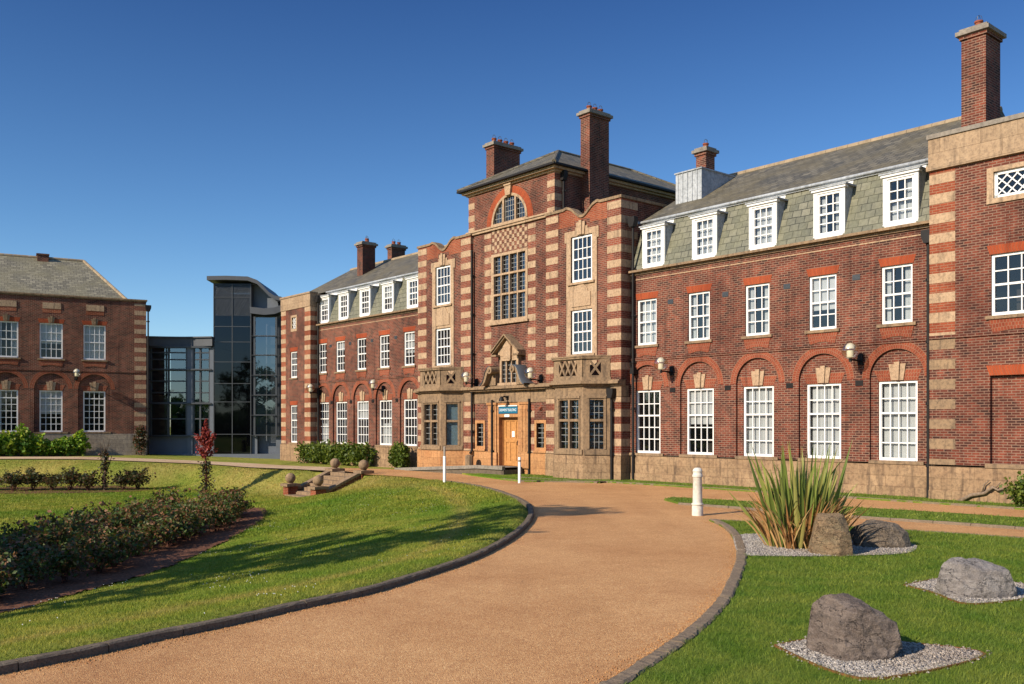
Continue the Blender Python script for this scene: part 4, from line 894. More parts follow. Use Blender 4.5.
m = M(); m.box(-.03, N_, -.3, 0.05, -0.3, 1.66); m.box(-.06, N_, -.3, .09, -0.3, .62); m.build('plinth', 'grey_plinth_stone', left)
m = M(); m.box(-.03, N_, -.3, .05, 9.92, 9.98); m.box(-.07, N_, -.4, .10, 9.982, 10.07); m.box(-.07, .3, -W_, -.4, 9.92, 10.07); m.build('coping', 'weathered_stone', left)
m = M(); m.box(0.0, N_, -.02, .04, 5.47, 5.56); m.build('string_course', 'brick', left)
for c in cs:
    m = M(); m.box(c - .5, c + .5, -.05, .03, 9.20, 9.56); tb = m.build('stone_tablet', 'stone', left)
    m = M(); m.box(c - .5, c + .5, -.02, .012, 8.95, 9.198); m.build('brick_band', 'red_brick', tb)
quoins(left, TF, [(-0.012, 0.68, -0.5, 0.012)], 1.68, 9.8, 0.1)
m = M(); m.box(0.2, N_ - .2, -1.3, -1.25, .3, 9.9); m.build('interior_partition', 'interior', left)
m = M(); e0, e1 = 0.9, N_
A = [(e0, -.5, 9.9), (e1, -.5, 9.9), (e1, -W_ + .5, 9.9), (e0, -W_ + .5, 9.9), (e0 + 2.3, -W_ / 2, 13.05), (e1, -W_ / 2, 13.05)]
m.add(A, [(0, 1, 5, 4), (2, 3, 4, 5), (3, 0, 4), (1, 2, 5)]); rf = m.build('roof', 'stone_slate', left)
m = M()
for p, q in ((0, 4), (3, 4), (4, 5)):
    P0, P1 = Vector(A[p]), Vector(A[q]); n = int((P1 - P0).length / .45)
    for k in range(n): m.tube([P0.lerp(P1, k / n), P0.lerp(P1, (k + .97) / n)], .10, 8)
m.build('ridge_tiles', 'ridge_tile', rf)
m = M(); m.box(5.3, 5.95, -5.5, -4.75, 12.4, 13.18); m.box(5.25, 6.0, -5.55, -4.7, 13.18, 13.26); m.build('chimney_stub', 'brick', rf)
pipe(left, TF, -0.12, 0.05, 0.5, 9.4, .05)

# ================================================================== GLASS LINK (s runs to the right along its front, d in front, facing the lawn)
def TG(x, d, z): return (x, -d, z)
link = thing('glass_link', 'dark glazed link block with a taller curved roof tower between the two brick buildings', 'building', (-23.7, 60.2, 0.3), R(3))
G = lambda: MB(TG)
def bow(x): return 0.35 * math.sin(math.pi * max(0, min(1, x / 4.3)))
# low section x 0..4.25, concave eaves
xs = [4.3 * i / 20 for i in range(21)]
m = G(); m.slab([(x, 0.30 - bow(x)) for x in xs] + [(4.3, -5), (0, -5)], 7.02, 7.55); m.slab([(x, 0.42 - bow(x)) for x in xs] + [(4.3, -5), (0, -5)], 7.552, 7.63); m.build('roof', 'dark_roof', link)
m = G(); m.box(0, 4.3, -.35, -.15, -.3, 1.15); m.box(0, .22, -.3, 0, -.3, 7.0); m.box(2.62, 2.98, -.25, -.02, -.3, 7.0); m.box(4.08, 4.3, -.3, 0, -.3, 7.0); m.build('cladding_panel', 'grey_cladding', link)
m = G(); m.box(-1.6, -.02, -5, -.5, -.4, 7.2); m.box(-.6, -.03, -5, -.25, -.4, 7.0); m.build('side_cladding', 'grey_cladding', link)
m = G(); m.quad((0.1, -.14, 1.15), (4.2, -.14, 1.15), (4.2, -.14, 7.05), (0.1, -.14, 7.05)); m.build('glazing', 'curtain_wall_glass', link)
m = G()
for x in (.28, 1.42, 2.58, 3.02, 3.45, 4.05): m.box(x - .05, x + .05, -.16, -.02, 1.15, 7.02)
for z in (1.17, 2.3, 3.35, 4.0, 4.75, 5.45, 6.15, 6.6): m.box(.2, 4.1, -.15, -.04, z - .04, z + .04)
m.build('mullions', 'dark_metal', link)
m = G()
for z in (1.2, 3.3, 5.5, 6.95): m.box(.1, 4.2, -.05, .30 - .2, z - .02, z + .02); m.box(.1, 4.2, .09, .13, z - .05, z + .05)
m.build('sun_louvres', 'dark_metal', link)
m = G()
for z in (.9, 3.9): m.box(0.1, 4.2, -4.8, -.4, z, z + .3)
m.box(.1, 4.2, -4.9, -4.8, -.3, 7); m.build('interior_floors', 'interior', link)
# tower x 4.3..6.75
m = G()
for (a, b_, z) in ((4.3, 6.75, 11.1),):
    m.quad((a, 0, 9.0), (b_, 0, 9.0), (b_, 0, z), (a, 0, z)); m.quad((a, 0, 0), (a, -5, 0), (a, -5, z), (a, 0, z)); m.quad((b_, 0, 0), (b_, -5, 0), (b_, -5, z), (b_, 0, z)); m.quad((a, -5, 0), (b_, -5, 0), (b_, -5, z), (a, -5, z))
m.build('tower_wall', 'grey_cladding', link)
m = G(); m.quad((4.3, 0.0, 0.3), (6.75, 0.0, .3), (6.75, 0.0, 11.1), (4.3, 0.0, 11.1)); m.quad((4.3, 0.0, -.3), (6.75, 0, -.3), (6.75, 0, .3), (4.3, 0, .3)); m.build('tower_glazing', 'dark_tower_glass', link)
m = G()
for x in (4.34, 5.52, 6.71): m.box(x - .025, x + .025, 0.005, .05, -.3, 11.1)
for z in (1.3, 3.4, 4.6, 6.0, 7.3, 8.3, 10.2): m.box(4.3, 6.75, 0.005, .04, z - .02, z + .02)
m.build('tower_mullions', 'dark_metal', link)
wave = [(4.0, 11.25), (5.2, 11.28), (6.6, 11.24), (7.2, 11.02), (7.6, 10.62), (7.95, 10.25), (8.3, 10.02), (8.75, 9.95)]
m = G(); up = [(a, z + .26) for a, z in wave]; m.prism(wave + up[::-1], -5.4, .45); m.build('tower_roof', 'dark_roof', link)
m = G(); m.prism([(6.76, 9.0)] + [(a, z) for a, z in [(8.5, 9.0)]] + [(a, z) for a, z in wave[::-1] if a >= 6.6 and a < 8.6] , -3.0, -.6); m.build('tower_shoulder', 'grey_cladding', link)
# right section x 6.75..9.2 with projecting glazed bay
m = G(); m.quad((6.75, -.55, -.3), (9.2, -.55, -.3), (9.2, -.55, 9.1), (6.75, -.55, 9.1)); m.build('rear_cladding', 'grey_cladding', link)
top = [(6.7, 9.15), (7.6, 9.05), (8.3, 9.12), (8.9, 9.35), (9.3, 9.55)]
m = G(); m.prism(top + [(a, z + .42) for a, z in top[::-1]], -2.5, 0.25); m.build('right_roof', 'dark_roof', link)
m = G(); m.quad((6.95, .02, 1.3), (8.35, .02, 1.3), (8.35, .02, 8.9), (6.95, .02, 8.9)); m.quad((8.35, .02, 1.3), (8.35, -.5, 1.3), (8.35, -.5, 8.9), (8.35, .02, 8.9)); m.quad((8.6, -.5, 1.3), (9.1, -.5, 1.3), (9.1, -.5, 8.9), (8.6, -.5, 8.9)); m.build('bay_glazing', 'curtain_wall_glass', link)
m = G()
for x in (6.95, 8.35, 8.62, 9.1): m.box(x - .06, x + .06, -.02 if x < 8.5 else -.5, .07 if x < 8.5 else -.4, 1.2, 8.95)
for z in (1.25, 2.55, 3.85, 5.15, 6.45, 7.7): m.box(6.9, 8.4, .03, .09, z - .035, z + .035); m.box(6.7, 9.15, .0, .2, z - .035, z - .01) ; m.box(8.5, 9.2, -.48, -.38, z - .03, z + .03)
m.build('bay_mullions', 'dark_metal', link)
m = G(); m.box(6.75, 7.1, -.5, -.1, -.3, 1.2); m.box(8.3, 9.2, -.5, -.1, -.3, 1.2); m.box(-.2, 9.2, -.4, .35, -.4, .02); m.build('base_plinth', 'grey_cladding', link)
# ================================================================== GROUND
def sstep(e0, e1, x): t = np.clip((x - e0) / (e1 - e0), 0, 1); return t * t * (3 - 2 * t)
near_px = [(0, 675), (80, 659), (160, 641), (230, 626.5), (300, 610), (345, 600.5), (383, 591), (440, 573), (472, 561.5), (497, 549.5), (514, 539), (526, 529), (533.5, 518), (532, 508), (524, 502), (514, 497.5), (498, 492), (480, 487.5), (462, 484.5), (445, 482.5)]
NEAR = [(-30, -1.0), (-19, 1.4), (-12, 3.2), (-8.4, 4.8), (-6.4, 6.2), (-5.25, 7.3)] + [g(*p) for p in near_px]
FAR = [g(430, 479.8), g(411, 477.2), g(385, 475.4), g(366, 474.2), g(336, 472.2), g(300, 470.0), g(250, 468.0), (-16.5, 50.2), (-21, 50.6), (-27, 51.0), (-36, 50), (-48, 46), (-60, 40)]
def dist_to(poly, X, Y):
    D = np.full(X.shape, 1e9)
    for (x0, y0), (x1, y1) in zip(poly[:-1], poly[1:]):
        dx, dy = x1 - x0, y1 - y0; t = np.clip(((X - x0) * dx + (Y - y0) * dy) / (dx * dx + dy * dy), 0, 1)
        D = np.minimum(D, np.hypot(X - x0 - t * dx, Y - y0 - t * dy))
    return D
def inside(poly, X, Y):
    r = np.zeros(X.shape, bool); n = len(poly)
    for i in range(n):
        (x0, y0), (x1, y1) = poly[i], poly[(i + 1) % n]
        if y0 == y1: continue
        r ^= ((y0 > Y) != (y1 > Y)) & (X < (x1 - x0) * (Y - y0) / (y1 - y0) + x0)
    return r
LAWN = NEAR + FAR + [(-60, -2)]
_p1, _p2 = g(335, 470, .08), g(363.5, 471.5, .08); STM = ((_p1[0] + _p2[0]) / 2, (_p1[1] + _p2[1]) / 2)
def ZG(X, Y):
    X = np.asarray(X, float); Y = np.asarray(Y, float)
    rise = 0.36 * sstep(-13, -25, X) * sstep(45, 54, Y)
    ins = inside(LAWN, X, Y)
    dn = np.maximum(dist_to(NEAR, X, Y) - 0.13, 0); df = dist_to(FAR, X, Y)
    dep = 1.02 * sstep(0, 9.5, dn) * sstep(-0.05, 2.7, df)
    lip = 0.05 * sstep(0, 0.4, dn) * 0
    a_ = (X - STM[0]) * -0.76336 + (Y - STM[1]) * -0.64598; b_ = np.abs((X - STM[0]) * -0.64598 + (Y - STM[1]) * 0.76336)
    cut = sstep(2.6, 1.55, b_) * sstep(-0.1, 0.35, a_) * sstep(4.6, 2.6, a_)
    tgt = np.clip(a_ / 2.1, 0, 1) * 0.98 + 0.42 * sstep(0, .5, a_) * (1 - sstep(1.6, 2.4, a_)) + .02
    dep = np.where(tgt > dep, dep + (tgt - dep) * cut, dep)
    return rise - np.where(ins, dep, 0) + np.where(ins, 0.10 * sstep(0.02, 0.14, dn) * (1 - sstep(0.2, 1.6, dn)), 0)
def zg(x, y): return float(ZG(np.array([x]), np.array([y]))[0])

gx = np.unique(np.concatenate([[-900, -400, -200, -110, -80], np.arange(-60, -36, 1.5), np.arange(-36, -14, 0.35), np.arange(-14, 1.4, 0.11), np.arange(1.4, 40, 1.2), [60, 100, 200, 400, 900]]))
gy = np.unique(np.concatenate([[-300, -100, -40, -15], np.arange(-6, 5, 1.0), np.arange(5, 50, 0.11), np.arange(50, 62, 0.35), np.arange(62, 90, 2.0), [120, 200, 400, 900]]))
GX, GY = np.meshgrid(gx, gy); GZ = ZG(GX, GY) - 0.03 - np.where(inside(LAWN, GX, GY) | (GX < -13), 0, 0.05)
nx, ny = len(gx), len(gy); idx = np.arange(nx * ny).reshape(ny, nx)
def WORN(X, Y):
    dn, df = dist_to(NEAR, X, Y), dist_to(FAR, X, Y); ins = inside(LAWN, X, Y)
    wv = 1.55 + .25 * np.sin(X * .6 + Y * .35)
    ridge = np.exp(-((dn - wv) / .28) ** 2) * .55 + np.exp(-(dn / .45) ** 2) * .25
    bank = sstep(4.2, 1.4, df) * (.65 + .35 * np.sin(X * .9 + 1.3 * np.sin(Y * .7))) * .7
    return np.where(ins, np.maximum(ridge, bank), np.where(X < -3, .35, 0) * (Y > 40))
struct(np_mesh('ground', np.stack([GX, GY, GZ], -1).reshape(-1, 3), np.stack([idx[:-1, :-1], idx[:-1, 1:], idx[1:, 1:], idx[1:, :-1]], -1).reshape(-1, 4), 'lawn', smooth=True, worn=WORN(GX, GY)))

def sheet(name, poly, z, mat, holes=()):
    m = MB(); loops = [poly] + list(holes); flat = [p for l in loops for p in l]
    tri = tessellate_polygon([[Vector((x, y, 0)) for x, y in l] for l in loops])
    m.add([(x, y, z) for x, y in flat], [t if ((flat[t[1]][0] - flat[t[0]][0]) * (flat[t[2]][1] - flat[t[0]][1]) - (flat[t[1]][1] - flat[t[0]][1]) * (flat[t[2]][0] - flat[t[0]][0])) > 0 else t[::-1] for t in tri])
    return m.build(name, mat)
def smooth_line(pts, n=6):
    out = []; P_ = [pts[0]] + list(pts) + [pts[-1]]
    for i in range(1, len(P_) - 2):
        for k in range(n):
            t = k / n; q = []
            for c in (0, 1):
                a, b_, c_, d_ = P_[i - 1][c], P_[i][c], P_[i + 1][c], P_[i + 2][c]
                q.append(0.5 * (2 * b_ + (c_ - a) * t + (2 * a - 5 * b_ + 4 * c_ - d_) * t * t + (3 * b_ - a - 3 * c_ + d_) * t ** 3))
            out.append(tuple(q))
    return out + [tuple(pts[-1])]
def offset(line, o):
    out = []
    for i in range(len(line)):
        a, b_ = Vector(line[max(i - 1, 0)]), Vector(line[min(i + 1, len(line) - 1)]); t = (b_ - a).normalized()
        out.append((line[i][0] - t.y * o, line[i][1] + t.x * o))
    return out
def S2W(s, d_): return (BX - 0.64598 * s - 0.76336 * d_, BY + 0.76336 * s - 0.64598 * d_)

KERB = smooth_line(NEAR, 5)
# right hand lawn
rk = [(572, 708), (611, 684), (635, 668), (656, 655), (674, 642.5), (690, 630), (704, 617), (716, 604), (724.5, 590), (732, 574), (736.5, 558), (735, 544), (729, 533), (720, 526), (709, 521)]
RK = smooth_line([(1.5, 4.0), (0.9, 6.0)] + [g(*p) for p in rk], 5)
RL_TOP = [g(709, 521), g(760, 523.5), g(850, 528.5), g(940, 534), g(1024, 540), g(1120, 546)]
RLAWN = RK + RL_TOP[1:] + [(24, 14), (24, 0), (3, 0)]
ISL = [g(664, 500.5), g(672, 498.6), g(700, 500), g(760, 503.5), g(850, 508.5), g(940, 514), g(1024, 519.5), g(1110, 525), g(1110, 535), g(1024, 529.5), g(940, 523.5), g(850, 517.5), g(760, 510.5), g(715, 507), g(680, 504.5)]
# verge in front of the facade
VERGE = [S2W(-14, 0.0), S2W(-14, 1.65), S2W(-1, 1.6), S2W(5, 1.5), S2W(9, 1.45), S2W(11.6, 1.6), S2W(12.4, 2.2), S2W(14.5, 2.25), S2W(16.0, 2.2), g(600, 483.3), g(560, 482.3), g(520, 481.8), g(500, 479.6), g(470, 475.6), g(462, 474.2), S2W(19.4, 1.75), S2W(19.4, 0)]
# road sheet: everything gravelled, flat; lawns are cut out
ROAD = KERB + [g(430, 479.8), g(411, 477.2), g(385, 475.4), g(366, 474.2), g(345, 472.9), S2W(29, 3.0), S2W(26, 1.9), S2W(24.5, 2.05), S2W(19.4, 2.05)] + VERGE[-4:-3] + VERGE[1:-4][::-1] + [(40, 0), (40, -30), (-30, -30)]
sheet_z = 0.0
struct(sheet('road', ROAD, 0.0, 'resin_gravel', [RLAWN, ISL]))
def raised(name, poly, z, mat, inset=0.0):               # a sheet of turf a little above the gravel, with its edge
    m = MB(); m.slab(poly, -0.05, z); return m.build(name, mat)
struct(raised('right_lawn', RLAWN, 0.035, 'lawn')); struct(raised('grass_island', ISL, 0.05, 'lawn')); struct(raised('grass_verge', VERGE, 0.05, 'lawn'))
# far path along the upper edge of the sunken lawn, to the left
fp = smooth_line([g(345, 472.2), g(300, 469.7), g(250, 467.6), (-16.5, 50.6), (-21, 51.2), (-27, 51.7), (-36, 51.2), (-52, 49)], 6)
fo = smooth_line([S2W(29, 3.2), (-12.2, 50.2), (-14.6, 52.4), (-17.5, 53.2), (-21.5, 53.3), (-27, 53.6), (-36, 53), (-52, 51)], 6)
n = min(len(fp), len(fo)); V = []
for i in range(n):
    for k in range(5):
        t = k / 4; x = fp[i][0] * (1 - t) + fo[i][0] * t; y = fp[i][1] * (1 - t) + fo[i][1] * t; V.append((x, y, max(zg(x, y), 0.36 * float(sstep(-13, -25, x)) * float(sstep(45, 54, y))) + 0.02))
struct(np_mesh('path', V, [(i * 5 + k, i * 5 + k + 1, (i + 1) * 5 + k + 1, (i + 1) * 5 + k) for i in range(n - 1) for k in range(4)], 'pale_path'))

# kerbs: dark granite blocks round the sunken lawn, flush setts round the right lawn
def block_line(line, lens, w0, w1, z0, z1, gap, jit):
    pts = [Vector((x, y, 0)) for x, y in line]; cum = [0.0]
    for a, b_ in zip(pts[:-1], pts[1:]): cum.append(cum[-1] + (b_ - a).length)
    def at(u):
        u = max(0, min(u, cum[-1] - 1e-4))
        import bisect
        i = min(bisect.bisect_right(cum, u) - 1, len(pts) - 2); t = (u - cum[i]) / (cum[i + 1] - cum[i])
        dr = (pts[i + 1] - pts[i]).normalized(); return pts[i].lerp(pts[i + 1], t), Vector((-dr.y, dr.x, 0))
    m = MB(); u = 0.0
    while u < cum[-1] - 0.1:
        L = min(lens * random.uniform(0.85, 1.12), cum[-1] - u); k = 7; vs = []; j = random.uniform(-jit, jit); jz = random.uniform(-jit, jit) * 0.7
        ch = 0.018
        for i in range(k + 1):
            p, nn = at(u + gap / 2 + (L - gap) * i / k)
            for (w_, z_) in ((w0, z0), (w0 + 0.004, z1 - ch), (w0 + ch + .01, z1), (w1 - ch, z1), (w1, z1 - ch), (w1, z0)):
                q = p + nn * (w_ + j + random.gauss(0, jit * .8)); vs.append((q.x, q.y, z_ + (jz + random.gauss(0, jit * .6) if z_ > z0 else 0)))
        fs = [(i * 6 + a, i * 6 + (a + 1) % 6, (i + 1) * 6 + (a + 1) % 6, (i + 1) * 6 + a) for i in range(k) for a in range(6)] + [tuple(range(6))[::-1], tuple(k * 6 + a for a in range(6))]
        m.add(vs, fs); u += L
    return m
o = block_line(KERB, 0.92, 0.0, 0.135, -0.08, 0.090, 0.010, 0.0035).build('kerb', 'kerb_stone'); tag(o, 'dark stone kerb curving round the edge of the sunken lawn', 'kerb')
o = block_line([(x, y) for x, y in RK], 0.45, -0.17, 0.0, -0.05, 0.062, 0.012, 0.006).build('kerb', 'flush_kerb_stone'); tag(o, 'low grey stone kerb along the rounded edge of the right hand lawn', 'kerb')
o = block_line([VERGE[i] for i in range(1, 13)], 0.9, -0.11, 0.0, -0.05, 0.06, 0.012, 0.004).build('kerb', 'flush_kerb_stone'); tag(o, 'straight stone kerb in front of the grass strip below the facade', 'kerb')
o = block_line([ISL[-1]] + [g(715, 507), g(760, 510.5), g(850, 517.5), g(940, 523.5), g(1024, 529.5), g(1110, 535)], 0.9, -0.11, 0.0, -0.05, 0.06, 0.012, 0.004).build('kerb', 'flush_kerb_stone'); tag(o, 'low stone kerb on the near edge of the narrow grass island', 'kerb')
o = block_line(RL_TOP, 0.9, 0.0, 0.10, -0.05, 0.045, 0.012, 0.004).build('kerb', 'flush_kerb_stone'); tag(o, 'straight stone kerb at the far edge of the lawn with boulders', 'kerb')

# gravel beds
GB = [g(733, 536.5, .04), g(745, 534.5, .04), g(790, 535, .04), g(860, 541, .04), g(905, 543.5, .04), g(917, 547, .04), g(905, 553.5, .04), g(850, 556, .04), g(800, 556.5, .04), g(755, 556, .04), g(738, 553, .04)]
def bed(name, poly, mat, z, label, cat):
    line = smooth_line(poly + [poly[0]], 4)[:-1]
    o = sheet(name, line, z, mat); return struct(o)
bed('gravel_bed', GB, 'loose_gravel', 0.046, '', '')
B1 = [g(776, 646, .04), g(832, 671, .04), g(886, 678, .04), g(984, 655, .04), g(905, 643, .04), g(840, 636, .04)]
B2 = [g(905, 585.5, .04), g(935, 593, .04), g(968, 604, .04), g(1024, 599, .04), g(1060, 592, .04), g(1000, 581, .04), g(950, 578, .04)]
B1 = smooth_line(B1 + [B1[0]], 5)[:-1]; B2 = smooth_line(B2 + [B2[0]], 5)[:-1]
def ccw(p): return p if sum(p[i][0] * p[(i + 1) % len(p)][1] - p[(i + 1) % len(p)][0] * p[i][1] for i in range(len(p))) > 0 else p[::-1]
struct(sheet('gravel_bed', B1, 0.046, 'loose_gravel')); struct(sheet('gravel_bed', B2, 0.046, 'loose_gravel'))
for poly, lab in ((B1, 'thin brown timber edging round the gravel under the brown boulder'), (B2, 'thin brown timber edging round the gravel under the grey boulder')):
    m = MB(); q = ccw(poly)
    for a, b_ in zip(q, q[1:] + q[:1]):
        dx, dy = b_[0] - a[0], b_[1] - a[1]; L = math.hypot(dx, dy); nx_, ny_ = dy / L * .022, -dx / L * .022
        m.add([(a[0], a[1], 0), (b_[0], b_[1], 0), (b_[0] + nx_, b_[1] + ny_, 0), (a[0] + nx_, a[1] + ny_, 0)] + [(a[0], a[1], .054), (b_[0], b_[1], .054), (b_[0] + nx_, b_[1] + ny_, .054), (a[0] + nx_, a[1] + ny_, .054)], [(4, 5, 6, 7), (0, 1, 5, 4), (2, 3, 7, 6), (1, 2, 6, 5), (3, 0, 4, 7)])
    tag(m.build('timber_edging', 'timber_edge'), lab, 'edging')
# loose stones standing proud of the beds
def pebbles(poly, n, z, smin, smax):
    q = np.array(poly); lo, hi = q.min(0), q.max(0); P_ = []
    while len(P_) < n:
        X = rng.uniform(lo[0], hi[0], n); Y = rng.uniform(lo[1], hi[1], n); k = inside(poly, X, Y); P_ += list(zip(X[k], Y[k]))
    P_ = np.array(P_[:n]); base = np.array([(1, 0, 0), (-1, 0, 0), (0, 1, 0), (0, -1, 0), (0, 0, 1), (0, 0, -1)], float)
    F0 = np.array([(0, 2, 4), (2, 1, 4), (1, 3, 4), (3, 0, 4), (2, 0, 5), (1, 2, 5), (3, 1, 5), (0, 3, 5)])
    sc = rng.uniform(smin, smax, (n, 1, 1)) * rng.uniform(.6, 1.3, (n, 1, 3)); a = rng.uniform(0, 6.28, n); Vv = base[None] * sc + rng.normal(0, .12, (n, 6, 3)) * sc
    ca, sa = np.cos(a)[:, None], np.sin(a)[:, None]; x, y = Vv[..., 0] * ca - Vv[..., 1] * sa, Vv[..., 0] * sa + Vv[..., 1] * ca
    return np.stack([x + P_[:, :1], y + P_[:, 1:], Vv[..., 2] * .7 + z], -1).reshape(-1, 3), (F0[None] + np.arange(n)[:, None, None] * 6).reshape(-1, 3)
VV, FF, off = [], [], 0
for poly, n in ((B1, 5200), (B2, 3600), (smooth_line(GB + [GB[0]], 4)[:-1], 5200)):
    v, f = pebbles(poly, n, .05, .008, .02); VV.append(v); FF.append(f + off); off += len(v)
for poly in (B1, B2):
    cx_, cy_ = np.mean(np.array(poly), 0); v, f = pebbles([(cx_ + (x - cx_) * 1.12, cy_ + (y - cy_) * 1.12) for x, y in poly], 420, .05, .008, .018); VV.append(v); FF.append(f + off); off += len(v)
struct(np_mesh('pebbles', np.concatenate(VV), np.concatenate(FF), 'loose_gravel'), 'stuff')

def spill(line, side, n):
    P_ = [];
    for k in range(n):
        i = random.randrange(len(line) - 1); t = random.random(); q = Vector(line[i]).lerp(Vector(line[i + 1]), t); tt = (Vector(line[i + 1]) - Vector(line[i])).normalized(); o_ = abs(random.gauss(0, .12)) * side; P_.append((q.x - tt.y * o_, q.y + tt.x * o_))
    return P_
pp = np.array([p for p in spill(KERB[30:], -1, 2600) + spill(RK, 1, 2000)]); v, f = pebbles([(0, 9), (1, 9), (1, 10), (0, 10)], len(pp), .004, .004, .011)
v = v.reshape(len(pp), 6, 3); v[:, :, :2] += (pp - v[:, :, :2].mean(1))[:, None]; struct(np_mesh('loose_stones', v.reshape(-1, 3), f, 'resin_gravel'), 'stuff')
# flower beds
BED = [(-9.6, 14.2), g(0, 595, -.55), g(60, 580, -.62), g(150, 562, -.72), g(200, 546, -.82), g(245, 528, -.9), g(264, 519, -.95), g(258, 512, -.98), (-10.5, 33.5), (-12.6, 29), (-13.2, 22), (-13.6, 15)]
BED2 = [g(-60, 492, -.95), g(0, 492, -.95), g(70, 491.5, -.95), g(138, 489, -.93), g(146, 486, -.9), g(100, 484, -.85), g(0, 485, -.85), g(-60, 485, -.85)]
def draped(name, poly, mat, lift):
    line = smooth_line(poly + [poly[0]], 3)[:-1]; q = np.array(line); lo, hi = q.min(0), q.max(0)
    X, Y = np.meshgrid(np.arange(lo[0], hi[0] + .1, .1), np.arange(lo[1], hi[1] + .1, .1)); k = inside(line, X, Y)
    Z = ZG(X, Y) + lift; nx, ny = X.shape[1], X.shape[0]; idx = np.arange(nx * ny).reshape(ny, nx)
    Fq = np.stack([idx[:-1, :-1], idx[:-1, 1:], idx[1:, 1:], idx[1:, :-1]], -1)[k[:-1, :-1] | k[1:, 1:]]
    return struct(np_mesh(name, np.stack([X, Y, Z + rng.uniform(0, .035, Z.shape)], -1).reshape(-1, 3), Fq.reshape(-1, 4), mat, smooth=True))
draped('flower_bed', BED, 'mulch', -.022); draped('flower_bed', BED2, 'mulch', -.022)

# grass blades where the lawn is close, daisies on the left lawn
def blades(poly_test, box, n, hmin, hmax, wid, zf):
    X = rng.uniform(box[0], box[1], n); Y = rng.uniform(box[2], box[3], n)
    keep = poly_test(X, Y) & (np.abs(X - 0) < Y * 0.58 + 1.0); dist = np.hypot(X, Y); keep &= rng.uniform(0, 1, n) < np.clip((9.5 / np.maximum(dist, 1)) ** 1.5, 0, 1)
    X, Y = X[keep], Y[keep]; n = len(X); a = rng.uniform(0, 6.283, n); h = rng.uniform(hmin, hmax, n); w_ = wid * rng.uniform(.7, 1.3, n) * np.clip(np.hypot(X, Y) / 10, .8, 2.2); le = rng.normal(0, .55, (n, 2)) * h[:, None]
    Z = zf(X, Y); dx, dy = np.cos(a) * w_, np.sin(a) * w_
    Vb = np.stack([np.stack([X - dx, Y - dy, Z], -1), np.stack([X + dx, Y + dy, Z], -1), np.stack([X + le[:, 0], Y + le[:, 1], Z + h], -1)], 1)
    return Vb.reshape(-1, 3), np.arange(n * 3).reshape(-1, 3)
def right_ok(X, Y): return inside(RLAWN, X, Y) & ~inside(B1, X, Y) & ~inside(B2, X, Y) & ~inside(GB, X, Y) & (dist_to(RK, X, Y) > .17 + .05 * np.sin(X * 9 + Y * 7))
KI = offset(KERB, .14)
LAWN_IN = KI + FAR + [(-60, -2)]
def left_ok(X, Y): return inside(LAWN_IN, X, Y) & ~inside(BED, X, Y)
v1, f1 = blades(right_ok, (0.5, 13, 7.5, 23.5), 700000, .025, .06, .0028, lambda X, Y: np.full(X.shape, .03))
v2, f2 = blades(left_ok, (-16, 1, 8.0, 30), 900000, .02, .045, .0028, lambda X, Y: ZG(X, Y) - .03)
def isl_ok(X, Y): return inside(ISL, X, Y) | inside(VERGE, X, Y)
v3, f3 = blades(isl_ok, (0, 20, 16, 45), 260000, .03, .07, .006, lambda X, Y: np.full(X.shape, .045))
def far_blades(n):
    X = rng.uniform(-34, 2, n); Y = rng.uniform(26, 58, n); k = left_ok(X, Y) & (np.abs(X) < Y * .6); X, Y = X[k], Y[k]; n = len(X); a = rng.uniform(0, 6.283, n); h = rng.uniform(.03, .075, n); w_ = .012; le = rng.normal(0, .5, (n, 2)) * h[:, None]; Z = ZG(X, Y) - .03
    dx, dy = np.cos(a) * w_, np.sin(a) * w_
    return np.stack([np.stack([X - dx, Y - dy, Z], -1), np.stack([X + dx, Y + dy, Z], -1), np.stack([X + le[:, 0], Y + le[:, 1], Z + h], -1)], 1).reshape(-1, 3), np.arange(n * 3).reshape(-1, 3)
v4, f4 = far_blades(420000)
struct(np_mesh('grass', np.concatenate([v1, v2, v3, v4]), np.concatenate([f1, f2 + len(v1), f3 + len(v1) + len(v2), f4 + len(v1) + len(v2) + len(v3)]), 'grass_blade', worn=np.concatenate([np.zeros(len(v1)), WORN(v2[:, 0], v2[:, 1]), np.zeros(len(v3)), WORN(v4[:, 0], v4[:, 1])])), 'stuff')
n = 2600; X = rng.uniform(-14, 0, n); Y = rng.uniform(10, 34, n); cl = np.array([noise.noise(Vector((x * .55, y * .55, 3))) for x, y in zip(X, Y)]); k = left_ok(X, Y) & (cl > .16); X, Y = X[k], Y[k]; Z = ZG(X, Y) + .02; r = .012
an = np.arange(6) * math.pi / 3
Vd = np.stack([X[:, None] + r * np.cos(an), Y[:, None] + r * np.sin(an), np.repeat(Z[:, None], 6, 1) + .006 * np.cos(an * 3)], -1)
struct(np_mesh('daisies', Vd.reshape(-1, 3), np.arange(len(X) * 6).reshape(-1, 6), 'daisy'), 'stuff')
